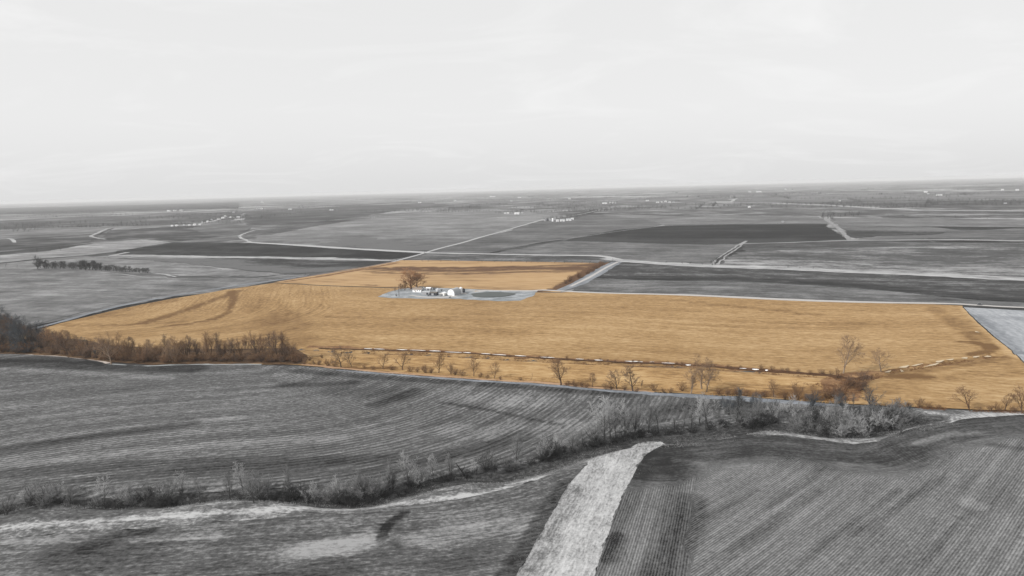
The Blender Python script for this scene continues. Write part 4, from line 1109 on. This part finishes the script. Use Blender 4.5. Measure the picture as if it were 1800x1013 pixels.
for _i, (x, y, h) in enumerate([(952, 812, 15), (965, 808, 18), (978, 803, 16), (992, 798, 13), (1040, 786, 12), (1058, 783, 14), (1078, 780, 15), (1098, 776, 18), (1110, 772, 16), (1128, 769, 18), (1150, 767, 19), (1172, 765, 17), (1195, 763, 18), (1222, 761, 20), (1248, 757, 18), (1310, 752, 22), (1325, 756, 20), (1098, 790, 9),
                                (262, 893, 19), (285, 895, 22), (305, 893, 17), (600, 890, 24), (622, 890, 26), (645, 888, 20), (585, 886, 16), (90, 889, 14), (108, 887, 15), (700, 872, 16), (715, 868, 15)]):
    tree(x, y, h, 'bush', M_DGREY, 'dense black bush on the ravine floor, %s of the tight clumps counted eastward' % ordinal(sorted([952, 965, 978, 992, 1040, 1058, 1078, 1098, 1110, 1128, 1150, 1172, 1195, 1222, 1248, 1310, 1325, 1098.5, 262, 285, 305, 600, 622, 645, 585, 90, 108, 700, 715]).index(x) + (2 if y == 790 else 1)),
         'dense black bushes of the ravine floor', name='bush', cat='bush', width=1.5)

# ---- farther trees
_k = 0
for i in range(42):
    t = (i + _trg.random()) / 42
    x = 66 + 196 * t; y = 472.5 + 9 * t ** 1.4 - 1.2 * _trg.random()
    h = float(np.interp(t, [0, 0.08, 0.3, 0.45, 0.6, 0.8, 1], [17, 13, 12, 16, 13, 9, 8])) * (0.75 + 0.4 * _trg.random())
    _k += 1
    tree(x, y, h, 'mass', M_FAR, 'dark tree in the long belt across the pale western field, %s from its western end' % ordinal(_k), 'trees of the long belt', width=1.35)
for px, py, h, lb in [(66, 473, 22, 'tallest tree at the western end of the long belt'), (65, 443, 9, 'tree on the pale rise behind the long belt, western one of two'), (107, 441, 9, 'tree on the pale rise behind the long belt, eastern one of two'),
                      (9, 470, 7, 'small lone tree left of the long belt'), (30, 471, 5, 'tiny lone tree between the belt and its small neighbour'), (301, 488, 5, 'tiny bush past the end of the grass wedge'),
                      (266, 526, 5, 'dark bush on the ditch beside the western verge'), (747, 446, 6, 'small tree at the crossroads'), (697, 459, 7, 'small dark tree on the brown road shoulder'),
                      (538, 484, 5, 'dark bush where the brown road begins'), (531, 456, 4, 'dark bush on the bright grass lane'),
                      (1258, 466, 14, 'dark tree at the foot of the eastern ditch'), (1252, 467, 10, 'smaller dark tree at the foot of the eastern ditch'), (1076, 461, 7, 'small tree at the top of the short lane'),
                      (1475, 353, 5, 'tiny dark tree near the far eastern road'), (1368, 396, 5, 'small tree on the edge of the black field'), (1355, 398, 5, 'second small tree on the edge of the black field'),
                      (742, 375, 6, 'small tree on the pale rise'), (196, 372, 5, 'tiny dark tree near the western horizon')]:
    tree(px, py, h, 'small' if h < 10 else 'open', M_FAR, lb, 'scattered far trees', width=1.1)
_k = 0
for i in range(14):
    _k += 1
    tree(1442 + 66 * (i + _trg.random()) / 14, 379 + 3 * _trg.random() + (3 if i < 5 else 0), 6 + 6 * _trg.random(), 'distant', M_FAR, 'tree in the grove at the head of the slanting path, %s counted eastward' % ordinal(_k), 'grove at the slanting path', width=1.5)
_k = 0
for i in range(8):
    _k += 1
    tree(820 + 30 * (i + _trg.random()) / 8, 366 + _trg.random(), 4 + 4 * _trg.random(), 'distant', M_FAR, 'tree in the far grove on the skyline of the pale rise, %s counted eastward' % ordinal(_k), 'grove on the pale rise', width=1.4)
_k = 0
for i in range(18):                                          # brush on the far road shoulder and behind the golden hay field
    x = 705 + 360 * (i + _trg.random()) / 18
    _k += 1
    tree(x, 459.5 + (x - 705) * 0.012 + 0.8 * _trg.random(), 3.5 + 3 * _trg.random(), 'small', M_RUST if i % 2 else M_FAR, 'small bush along the back edge of the golden hay field, %s counted eastward' % ordinal(_k), 'bushes behind the hay field', name='shrub', cat='shrub', width=1.6)
_k = 0
for i in range(16):
    t = (i + _trg.random()) / 16
    _k += 1
    tree(992 + 72 * t + _trg.normal(0, 4), 500 - 36 * t, 5 + 5 * _trg.random(), 'bush', M_RUST, 'rusty bush in the hay field corner by the short lane, %s from the road' % ordinal(_k), 'rusty bushes by the short lane', name='shrub', cat='shrub', width=1.4)
_k = 0
for i in range(16):
    x = 1170 + 270 * (i + _trg.random()) / 16
    if 1262 < x < 1370: continue
    _k += 1
    tree(x, float(np.interp(x, [1170, 1250, 1400, 1460], [462.5, 466.5, 471.5, 474])), 2.5 + 2 * _trg.random(), 'distant', M_FAR, 'small bush on the bright grass strip, %s counted eastward' % ordinal(_k), 'bushes on the bright strip', name='shrub', cat='shrub', width=1.8)
# farm trees
for px, py, h, kd, mt, w, lb in [(722, 508.5, 32, 'full', M_FARM, 1.65, 'large round brown tree towering over the farmhouse'), (733, 508, 25, 'full', M_FARM, 1.6, 'lower brown tree merging with the large farm tree'),
                                 (712, 511, 17, 'mass', M_RUST, 1.0, 'small brown tree left of the large farm tree'), (705, 511.5, 13, 'mass', M_RUST, 1.0, 'smallest brown tree at the western end of the farmyard'),
                                 (694, 513, 10, 'clump', M_PALE, 1.0, 'faint bush at the western tip of the farmyard'), (744, 514, 8, 'clump', M_DGREY, 0.9, 'dark bush against the end of the long white house'),
                                 (763, 511, 6, 'bush', M_DGREY, 1.2, 'dark bush behind the farm sheds'), (754, 521, 5, 'bush', M_DGREY, 1.2, 'dark bush in front of the black shed'), (774, 521, 5, 'bush', M_DGREY, 1.0, 'dark bush left of the barn lean-to'),
                                 (791, 524, 3.5, 'bush', M_SLATE, 1.5, 'low bush below the white barn'), (776, 512.5, 5, 'bush', M_DGREY, 1.1, 'dark bush behind the barn lean-to'), (697, 521, 5, 'bush', M_DGREY, 1.0, 'dark bush beside the tall farm pole')]:
    tree(px, py, h, kd, mt, lb, 'trees of the farmstead', width=w, name='tree' if h > 8 else 'shrub', cat='tree' if h > 8 else 'shrub')
# ------------------------------------------------------------------ farm buildings
W_WHITE = plain('white_siding', (0.80, 0.80, 0.80), 0.06, 2.0, 0.6, 0.2)
W_CREAM = plain('cream_siding', (0.74, 0.72, 0.68), 0.08, 2.0, 0.7, 0.2)
W_GREY = plain('grey_siding', (0.30, 0.30, 0.31), 0.15, 1.0)
W_DARK = plain('black_shed_boards', (0.045, 0.047, 0.055), 0.3, 2.0)
W_FAR = plain('far_pale_siding', (0.58, 0.58, 0.58), 0.1, 0.3)
R_GREY = plain('grey_roofing', (0.33, 0.34, 0.35), 0.15, 1.0, 0.6, 0.3)
R_DARK = plain('dark_roofing', (0.12, 0.11, 0.10), 0.2, 1.0)
R_BROWN = plain('brown_roofing', (0.22, 0.18, 0.15), 0.2, 1.0)
R_WHITE = plain('white_metal_roof', (0.78, 0.78, 0.79), 0.06, 1.0, 0.45, 0.4)
GALV = plain('galvanised_steel', (0.42, 0.43, 0.45), 0.15, 1.5, 0.45, 0.5)
WOOD = plain('weathered_pole', (0.09, 0.08, 0.075), 0.25, 2.0)
m_glass, nt, b = nodes_of('window_glass'); b.inputs['Base Color'].default_value = (0.03, 0.035, 0.04, 1); b.inputs['Roughness'].default_value = 0.1; b.inputs['Specular IOR Level'].default_value = 0.5

def box_mesh(name, x0, x1, y0, y1, z0, z1):
    v = [(x, y, z) for z in (z0, z1) for x, y in ((x0, y0), (x1, y0), (x1, y1), (x0, y1))]
    return mesh_from(name, v, [(0, 3, 2, 1), (4, 5, 6, 7), (0, 1, 5, 4), (1, 2, 6, 5), (2, 3, 7, 6), (3, 0, 4, 7)])
def prism(name, profile, y0, y1):
    """profile in x,z (counter-clockwise seen from -y) extruded along y"""
    n = len(profile)
    v = [(x, y0, z) for x, z in profile] + [(x, y1, z) for x, z in profile]
    f = [tuple(range(n)), tuple(range(2 * n - 1, n - 1, -1))] + [(i, i + n, (i + 1) % n + n, (i + 1) % n) for i in range(n)]
    return mesh_from(name, v, f)
def lathe(name, prof, k=16):
    v, f = [], []
    for r, z in prof:
        v += [(r * math.cos(2 * math.pi * j / k), r * math.sin(2 * math.pi * j / k), z) for j in range(k)]
    for i in range(len(prof) - 1):
        for j in range(k):
            a, b_ = i * k + j, i * k + (j + 1) % k
            f.append((a, b_, b_ + k, a + k))
    f.append(tuple(range(k - 1, -1, -1))); f.append(tuple((len(prof) - 1) * k + j for j in range(k)))
    return mesh_from(name, v, f)
def root(name, px, py, rz, label, cat, group=None, z=0.5):
    P = at1(px, py)
    e = bpy.data.objects.new(name, None); COL.objects.link(e)
    e.location = (P[0], P[1], P[2] + z); e.rotation_euler = (0, 0, rz)
    return tag(e, label, cat, group)

def gable_house(name, px, py, rz, W, L, H, pitch, wall_m, roof_m, label, cat='building', group=None, windows=(), doors=(), chimney=False, z=0.5, over=0.35, thick=0.18):
    """ridge along local y; W across x, L along y; windows = (side, along, sill, w, h) with side 'x+','x-','y-','y+'"""
    e = root(name, px, py, rz, label, cat, group, z)
    rise = pitch * W / 2
    new_obj('wall', prism('wall', [(-W / 2, -1), (W / 2, -1), (W / 2, H), (0, H + rise), (-W / 2, H)], -L / 2, L / 2), wall_m, e)
    s = W / 2 + over; dz = -pitch * over
    rf = new_obj('roof', prism('roof', [(-s, H + dz + 0.02), (0, H + rise + 0.02), (s, H + dz + 0.02), (s, H + dz + thick), (0, H + rise + thick), (-s, H + dz + thick)], -L / 2 - over, L / 2 + over), roof_m, e)
    if chimney: new_obj('chimney', box_mesh('chimney', 0.3, 1.0, L * 0.2, L * 0.2 + 0.7, H + 0.3, H + rise + 0.9), W_GREY, rf)
    def plate(nm, side, a, z0, w, h, m, d=0.06, frame=False):
        if side in 'x+x-' and side[0] == 'x':
            sg = 1 if side == 'x+' else -1; x = sg * W / 2
            me = box_mesh(nm, min(x, x + sg * d), max(x, x + sg * d), a - w / 2, a + w / 2, z0, z0 + h)
        else:
            sg = 1 if side == 'y+' else -1; y = sg * L / 2
            me = box_mesh(nm, a - w / 2, a + w / 2, min(y, y + sg * d), max(y, y + sg * d), z0, z0 + h)
        return new_obj(nm, me, m, e)
    for sd, a, z0, w, h in windows:
        wd = plate('window', sd, a, z0, w, h, W_WHITE, 0.07)
        pn = plate('pane', sd, a, z0 + 0.1, w - 0.2, h - 0.2, m_glass, 0.09); pn.parent = wd
    for sd, a, w, h, m in doors: plate('door', sd, a, 0.0, w, h, m, 0.08)
    return e

G_FARM = 'buildings of the farmstead'
NA = R(-18)
gable_house('farmhouse', 735, 513.6, NA + R(90), 7.0, 11.0, 3.0, 0.55, W_WHITE, R_BROWN, 'long low white farmhouse with brown roof under the big tree', 'house', G_FARM,
            windows=[('x-', -3.5, 1.0, 1.2, 1.3), ('x-', -0.8, 1.0, 1.2, 1.3), ('x-', 3.4, 1.0, 1.2, 1.3), ('y-', 0, 1.0, 1.2, 1.3)], doors=[('x-', 1.4, 1.0, 2.1, R_BROWN)], chimney=True)
gable_house('shed', 754, 510.5, NA + R(90), 5.0, 6.0, 2.3, 0.35, W_GREY, R_WHITE, 'small grey shed with a white metal roof behind the house', 'shed', G_FARM, doors=[('x-', 0, 1.6, 2.0, W_DARK)])
gable_house('shed', 750, 518.2, NA + R(90), 5.0, 9.0, 2.6, 0.4, W_GREY, R_GREY, 'grey shed with grey roof in front of the house', 'shed', G_FARM, doors=[('x-', -2, 2.4, 2.2, W_DARK)])
gable_house('shed', 763.5, 519.5, NA + R(90), 5.5, 8.0, 2.8, 0.4, W_DARK, R_DARK, 'black open shed in the middle of the yard', 'shed', G_FARM, doors=[('x-', 1, 3.0, 2.3, W_GREY)])
gable_house('lean_to', 779, 519.8, NA, 5.5, 7.0, 2.6, 0.3, W_CREAM, R_WHITE, 'low white lean-to against the left side of the white barn', 'shed', G_FARM, doors=[('y-', 0, 2.4, 2.1, W_GREY)])
gable_house('garage', 741, 509.5, NA + R(90), 5.0, 6.0, 2.4, 0.45, W_WHITE, R_DARK, 'small white outbuilding with dark roof behind the farmhouse', 'shed', G_FARM)
# arched white barn
e = root('barn', 792.5, 520.2, R(-22), 'white arched barn with a bright round-topped end wall', 'barn', G_FARM)
Wb, Hb, Lb = 9.6, 7.2, 17.0
arch = [(Wb / 2 * math.cos(t), 1.2 + (Hb - 1.2) * math.sin(t) ** 0.85) for t in np.linspace(0, math.pi, 15)]
new_obj('end_wall', prism('end_wall', [(-Wb / 2 + .1, -1), (Wb / 2 - .1, -1)] + [(x * 0.985, z - 0.08) for x, z in arch], 0.0, Lb - 0.3), W_WHITE, e)
prof = [(Wb / 2, -0.5)] + arch + [(-Wb / 2, -0.5)]
inner = [(x * 0.97, z - 0.12) for x, z in prof][::-1]
rfb = new_obj('roof', prism('roof', prof + inner, -0.25, Lb), R_GREY, e)
for k in range(6):
    new_obj('roof_rib', prism('roof_rib', [(x * 1.012, z + 0.05) for x, z in prof] + inner, 0.6 + k * 2.8, 0.75 + k * 2.8), GALV, rfb)
dr = new_obj('door', box_mesh('door', -1.7, 1.7, -0.12, 0.0, 0, 3.4), W_CREAM, e)
new_obj('door_rail', box_mesh('door_rail', -3.4, 3.4, -0.2, -0.121, 3.45, 3.6), W_GREY, dr)
wd = new_obj('window', box_mesh('window', -0.6, 0.6, -0.09, 0.0, 4.9, 5.7), W_WHITE, e)
new_obj('pane', box_mesh('pane', -0.5, 0.5, -0.11, -0.091, 5.0, 5.6), m_glass, wd)
# silo and bins
e = root('silo', 810.5, 515.6, 0, 'slim white silo right of the barn', 'silo', G_FARM)
new_obj('wall', lathe('wall', [(1.6, -0.5), (1.6, 5.6)], 20), W_WHITE, e)
new_obj('dome', lathe('dome', [(1.72, 5.6), (1.6, 6.1), (1.1, 6.6), (0.4, 6.9), (0.1, 6.95)], 20), R_WHITE, e)
for k in range(4): new_obj('hoop', lathe('hoop', [(1.64, 0.8 + k * 1.3), (1.64, 0.9 + k * 1.3)], 20), GALV, e)
def bin_(px, py, r, h, m, label, group, z=0.5, k=16, name='grain_bin'):
    e = root(name, px, py, 0, label, 'grain bin', group, z)
    new_obj('wall', lathe('wall', [(r, -0.5), (r, h)], k), m, e)
    rf = new_obj('roof', lathe('roof', [(r * 1.04, h), (r * 0.25, h + r * 0.5), (r * 0.22, h + r * 0.56)], k), m, e)
    new_obj('cap', lathe('cap', [(r * 0.15, h + r * 0.55), (r * 0.15, h + r * 0.66), (0.05, h + r * 0.72)], 10), m, rf)
    return e
bin_(815, 514.2, 1.7, 3.6, W_DARK, 'dark bin shape added for the shaded side of the slim white silo', G_FARM)  # added bin shape, its dark colour standing for the silo's shaded side
bin_(769.5, 514.8, 2.3, 3.6, GALV, 'squat grey steel bin between the sheds and the barn', G_FARM)
# utility pole
e = root('utility_pole', 701.5, 521.5, R(20), 'tall dark utility pole at the western end of the farmyard', 'pole', None)
new_obj('post', lathe('post', [(0.3, -1), (0.24, 6), (0.17, 11.6)], 8), WOOD, e)
ca = new_obj('crossarm', box_mesh('crossarm', -1.2, 1.2, 0.17, 0.29, 10.7, 10.85), WOOD, e)
for x in (-1.05, -0.5, 0.5, 1.05): 
    o = new_obj('insulator', lathe('insulator', [(0.06, 0), (0.07, 0.1), (0.03, 0.18)], 6), W_CREAM, ca); o.location = (x, 0.23, 10.86)
new_obj('transformer', lathe('transformer', [(0.28, 8.6), (0.28, 9.6)], 10), GALV, e).location = (0.5, 0, 0)

# dark car on the gravel road
def car(px, py, rz, label):
    e = root('car', px, py, rz, label, 'car', None, z=0.58)
    paint_m = plain('dark_car_paint', (0.03, 0.033, 0.038), 0.05, 1.0, 0.3, 0.5)
    body = [(-2.2, 0.35), (2.15, 0.35), (2.25, 0.7), (2.1, 0.92), (1.1, 1.0), (-1.9, 1.02), (-2.25, 0.8)]
    v = prism('body', body, -0.9, 0.9); bo = new_obj('body', v, paint_m, e)
    new_obj('cabin', prism('cabin', [(-1.85, 1.021), (1.05, 1.001), (0.35, 1.62), (-1.45, 1.66)], -0.78, 0.78), paint_m, e)
    for s in (-1, 1):
        y = s * 0.78
        for x0, x1 in ((-1.35, -0.45), (-0.35, 0.35)):
            o = new_obj('window', prism('window', [(x0 - 0.1, 1.1), (x1 + 0.15, 1.1), (x1, 1.55), (x0 + 0.1, 1.55)], min(y, y + s * 0.02), max(y, y + s * 0.02)), m_glass, e)
        for x in (-1.4, 1.4):
            wh = new_obj('wheel', lathe('wheel', [(0.2, -0.1), (0.36, -0.1), (0.36, 0.1), (0.2, 0.1)], 14), W_DARK, e)
            wh.location = (x, s * 0.86, 0.36); wh.rotation_euler = (R(90), 0, 0)
            new_obj('rim', lathe('rim', [(0.2, -0.105), (0.2, 0.105)], 10), GALV, wh)
        hl = new_obj('headlight', box_mesh('headlight', 2.2, 2.27, s * 0.62 - 0.18, s * 0.62 + 0.18, 0.66, 0.8), W_CREAM, e)
        new_obj('taillight', box_mesh('taillight', -2.29, -2.22, s * 0.66 - 0.14, s * 0.66 + 0.14, 0.72, 0.88), W_GREY, e)
    return e
car(1722, 537.6, R(-20), 'small dark car on the gravel road by the pale bluish field')

# ------------------------------------------------------------------ far farmsteads
def far_building(px, py, wpx, hpx, label, group, wall=W_WHITE, roof=R_WHITE, name='farm_building'):
    P = at1(px, py); k = ppm(P)
    W = max(5.0, wpx / k * 0.85); H = max(2.5, hpx / k * 0.6)
    side = min(W * 0.7, 16.0)
    return gable_house(name, px, py, NA + R(90) + _trg.normal(0, 0.05), side, W, H, 0.30, wall, roof, label, 'building', group, z=0.3, over=0.3, thick=0.4,
                       doors=[('x-', 0, min(5.0, W * 0.35), H * 0.75, W_GREY)])
FARMS = [
    ('the small white farmstead on the pale rise', [(888, 376, 4, 3, 0), (893, 376, 4, 3.5, 0), (899, 375, 3, 2, 1), (909, 377, 10, 3.6, 0), (918, 375, 4, 1.5, 1)]),
    ('the big farmstead on the diagonal road', [(967, 388.5, 3, 4, 1), (980, 390, 5, 5, 0), (989, 389.5, 10, 4.6, 0), (1000, 388.5, 10, 5, 0), (1006, 386.5, 6, 4, 0), (975, 387, 4, 3, 1)]),
    ('the far farmstead on the skyline road', [(1063, 358.5, 9, 2.6, 0), (1072, 357.5, 2.5, 3, 0), (1077, 357.5, 2.5, 3, 0), (1082, 358, 2.5, 3, 1)]),
    ('the far scattered farmstead by the pale track', [(1138, 353.5, 6, 1.6, 0), (1156, 357, 6, 2.6, 0), (1163, 356, 3, 2.4, 0), (1170, 355.5, 4, 3, 0), (1177, 356.5, 4, 2.8, 0), (1184, 356.5, 4, 2, 1)]),
    ('the western hamlet', [(303, 398, 5, 2.4, 0), (311, 397.5, 5, 2.6, 0), (324, 396.5, 4, 2.2, 1), (334, 397, 6, 3, 0), (343, 396, 6, 3, 0), (352, 395.5, 5, 3, 0), (356, 391.5, 4, 2, 1), (365, 390.5, 5, 2.5, 0),
                            (373, 387.5, 5, 2.5, 1), (385, 387, 6, 3, 0), (393, 384.5, 7, 4, 0), (397, 382, 5, 4, 0), (405, 383, 6, 2.5, 0), (420, 382.5, 8, 2, 0), (411, 374.5, 4, 2.5, 1)]),
    ('the pale sheds behind the hamlet', [(298, 371.5, 9, 2.5, 0), (308, 371, 7, 2.5, 0), (319, 370.5, 8, 2, 0)]),
    ('the scattered farms near the skyline', [(453, 368, 3, 3, 1), (460, 368, 4, 3, 0), (461, 356.5, 5, 2.4, 0), (510, 369, 6, 2.6, 0), (531, 364.5, 4, 2.4, 1), (583, 370, 8, 2, 0), (738, 357, 6, 2.2, 0), (800, 353.5, 4, 2.2, 0),
                                              (866, 346.5, 12, 1.6, 0), (899, 354, 5, 2, 1), (913, 348, 6, 1.6, 0), (1001, 350.5, 4, 2.4, 0), (1318, 338, 5, 1.8, 0), (1334, 338, 10, 1.8, 0), (1317, 365.5, 5, 3.2, 0),
                                              (1381, 334, 3, 3, 0), (1627, 338.5, 6, 2.4, 0), (1631, 341.5, 4, 1.6, 0), (1651, 344, 10, 1.6, 0), (1762, 335, 4, 3, 0), (1788, 335, 5, 3, 0), (1476, 354, 3, 2.4, 0), (1767, 358.5, 5, 2, 1), (1376, 391, 4, 2.6, 1)]),
]
for nm, lst in FARMS:
    for k, (px, py, w, h, g_) in enumerate(sorted(lst)):
        far_building(px, py, w, h, ('grey' if g_ else 'white') + ' building of %s, %s counted eastward' % (nm, ordinal(k + 1)), 'buildings of ' + nm, W_GREY if g_ else W_FAR, R_GREY if (g_ or _trg.random() < 0.55) else W_FAR)
for k, (px, py, r, h, m) in enumerate([(958.5, 389, 3.5, 7, W_GREY), (962.5, 389, 3.5, 8, W_DARK), (971.5, 389.5, 2.8, 10, W_WHITE)]):
    bin_(px, py, r, h, m, ['grey', 'dark', 'tall white'][k] + ' grain bin at the western end of the diagonal-road farmstead', 'bins of the diagonal-road farmstead', 0.3, 12)
FT = []
for (x0, y0, x1, y1, n, h) in [(955, 387, 1030, 379, 16, 5), (1000, 386, 1022, 384, 6, 5), (885, 374, 925, 372, 7, 3.5), (1030, 376, 1075, 370, 9, 3), (1060, 356, 1090, 356, 6, 3), (1180, 355, 1195, 354, 4, 4), (300, 396, 360, 390, 12, 4),
                             (360, 391, 410, 380, 14, 4), (525, 367, 535, 366, 4, 4), (400, 375, 420, 372, 5, 3.5), (1225, 361, 1330, 365, 14, 3), (1560, 380, 1740, 385, 12, 3), (1620, 343, 1670, 346, 8, 3), (1740, 338, 1800, 342, 10, 3),
                             (620, 352, 700, 350, 7, 2.5), (430, 362, 560, 358, 9, 2.5), (740, 352, 960, 346, 12, 2.4), (1250, 345, 1500, 338, 14, 2.4), (1500, 352, 1640, 351, 9, 2.6), (40, 384, 260, 376, 10, 2.6)]:
    for i in range(n):
        t = (i + _trg.random()) / n
        w_ = flat([(x0 + (x1 - x0) * t, y0 + (y1 - y0) * t + _trg.normal(0, 0.3))])[0]
        FT.append((w_[0], w_[1], h * (0.7 + 0.6 * _trg.random()) / (FPX / np.hypot(w_[1], CAM_H))))
for _ in range(260):                                        # hedgerows on the section lines out to the skyline
    r = math.exp(math.log(3300) + math.log(3.6) * _trg.random()); a = R(-40 + 80 * _trg.random())
    d = R(18 if _trg.random() < 0.3 else -72); n = int(4 + 16 * _trg.random()); st = 14 + 22 * _trg.random()
    for i in range(n):
        FT.append((math.sin(a) * r + math.sin(d) * st * (i + 0.5 * _trg.random()), math.cos(a) * r + math.cos(d) * st * (i + 0.5 * _trg.random()), 8 + 9 * _trg.random()))
_VV, _FF, _n = [], [], 0
_raw = []
for tm, cm, h0 in PROTO['distant']:
    vs, fs, c = [], [], 0
    for me in (tm, cm):
        v = np.empty(len(me.vertices) * 3, np.float32); me.vertices.foreach_get('co', v)
        f_ = np.empty(len(me.loops), np.int32); me.loops.foreach_get('vertex_index', f_)
        vs.append(v.reshape(-1, 3)); fs.append(f_.reshape(-1, 3) + c); c += len(me.vertices)
    _raw.append((np.vstack(vs), np.vstack(fs), h0))
for x, y, h in FT:
    v, f_, h0 = _raw[int(_trg.integers(3))]
    a = _trg.random() * 6.28; s = h / h0
    c_, s_ = math.cos(a) * s * 1.6, math.sin(a) * s * 1.6
    _VV.append(np.column_stack([v[:, 0] * c_ - v[:, 1] * s_ + x, v[:, 0] * s_ + v[:, 1] * c_ + y, v[:, 2] * s]))
    _FF.append(f_ + _n); _n += len(v)
tag(new_obj('far_woodland', fast_mesh('far_woodland', np.vstack(_VV), np.vstack(_FF)), M_FAR[1]), 'tiny dark trees and hedgerows scattered over the far farmland', None, None, 'stuff')

# ------------------------------------------------------------------ rough grass standing along the ravine and the property edge
def tufts(name, pts, hmin, hmax, mat, label, seed):
    rg = np.random.default_rng(seed)
    P = np.column_stack([pts, height(pts)])
    n = len(P); B = 5
    H = hmin + (hmax - hmin) * rg.random(n)
    a = rg.random((n, B)) * 6.283; ln = 0.25 + 0.5 * rg.random((n, B)); hh = H[:, None] * (0.6 + 0.5 * rg.random((n, B)))
    base = P[:, None, :] + np.stack([rg.normal(0, 0.25, (n, B)), rg.normal(0, 0.25, (n, B)), np.full((n, B), -0.05)], 2)
    tip = base + np.stack([np.cos(a) * ln * hh, np.sin(a) * ln * hh, hh], 2)
    wv = np.stack([-np.sin(a), np.cos(a), 0 * a], 2) * 0.10
    V = np.stack([base - wv, base + wv, tip], 2).reshape(-1, 3)
    F = np.arange(len(V)).reshape(-1, 3)
    return tag(new_obj(name, fast_mesh(name, V, F), mat), label, None, None, 'stuff')
rg_ = np.random.default_rng(21)
def band(line_px, n, lo, hi):
    L = flat(catmull(line_px, 4)); seg = np.r_[0, np.cumsum(np.linalg.norm(np.diff(L, axis=0), axis=1))]
    s = rg_.random(n) * seg[-1]
    q = np.column_stack([np.interp(s, seg, L[:, 0]), np.interp(s, seg, L[:, 1])])
    T = np.column_stack([np.interp(s + 2, seg, L[:, 0]), np.interp(s + 2, seg, L[:, 1])]) - q
    T /= np.linalg.norm(T, axis=1)[:, None] + 1e-6
    N = np.column_stack([-T[:, 1], T[:, 0]])
    q = q + N * (lo + (hi - lo) * rg_.random(n))[:, None]
    cl = np.sin(q[:, 0] / 3.1) + np.sin(q[:, 1] / 2.3 + 1.3) + np.sin((q[:, 0] - q[:, 1]) / 5.7)
    return q[cl > -0.6]
g_pale = plain('pale_grass_blades', alb(164), 0.3, 0.2); g_dim = plain('dim_grass_blades', alb(120), 0.3, 0.2); g_gold = plain('gold_grass_blades', alb((196, 158, 108)), 0.3, 0.2); g_brn = plain('brown_weed_blades', alb((136, 100, 70)), 0.3, 0.2)
tufts('grass', np.vstack([band(RAVINE_PX[1:20], 9000, -12, 6), band(RAVINE_PX[19:], 6000, -14, 8)]), 0.3, 0.9, g_pale, 'pale dead grass tufts on the ravine banks', 1)
tufts('grass', band(RAVINE_PX[1:], 7000, -5, 8), 0.4, 1.1, g_dim, 'dim grey weeds in the ravine', 2)
tufts('grass', band([(540, 636), (700, 650), (850, 662), (950, 669), (1150, 684), (1300, 693), (1480, 706)], 6000, -3, 12), 0.3, 0.9, g_gold, 'golden dead grass tufts above the dark field', 3)
tufts('weeds', np.vstack([band(CREEK_PX[1:11], 3500, -4, 4), band(CREEK_PX[10:17], 1800, -3, 3), band([(1460, 672), (1490, 688), (1490, 704)], 1500, -16, 14)]), 0.5, 1.4, g_brn, 'brown weeds along the icy creek', 4)
tufts('grass', np.vstack([band(WAY_R[:3], 1500, -4, 2.5), band([(908, 1013), (958, 925), (998, 855), (1026, 824)], 1500, -3, 5), band([(1090, 800), (1060, 860), (1010, 960), (975, 1040)], 3500, -16, 16)]), 0.25, 0.6, g_pale, 'pale matted grass tufts on the waterway', 6)
tufts('weeds', band([(1560, 714), (1700, 720), (1830, 725)], 1500, -2, 3), 0.4, 1.2, g_brn, 'brown weeds at the foot of the eastern golden field', 5)
# ------------------------------------------------------------------ the air
_L = 47000.0
_zb, _zt = -16.0, CAM_H + 6.0
_me = mesh_from('haze', [(x, y, z) for z in (_zb, _zt) for x, y in ((-_L, -_L), (_L, -_L), (_L, _L), (-_L, _L))],
                [(0, 3, 2, 1), (4, 5, 6, 7), (0, 1, 5, 4), (1, 2, 6, 5), (2, 3, 7, 6), (3, 0, 4, 7)])
_m = bpy.data.materials.new('haze_air'); _m.use_nodes = True
_nt = _m.node_tree; _nt.nodes.clear()
_o = _nt.nodes.new('ShaderNodeOutputMaterial'); _v = _nt.nodes.new('ShaderNodeVolumePrincipled')
_v.inputs['Color'].default_value = (0.95, 0.95, 0.95, 1); _v.inputs['Density'].default_value = HAZE_D
_nt.links.new(_v.outputs[0], _o.inputs['Volume'])
tag(new_obj('haze', _me, _m), 'pale grey haze over the far farmland', None, None, 'stuff')
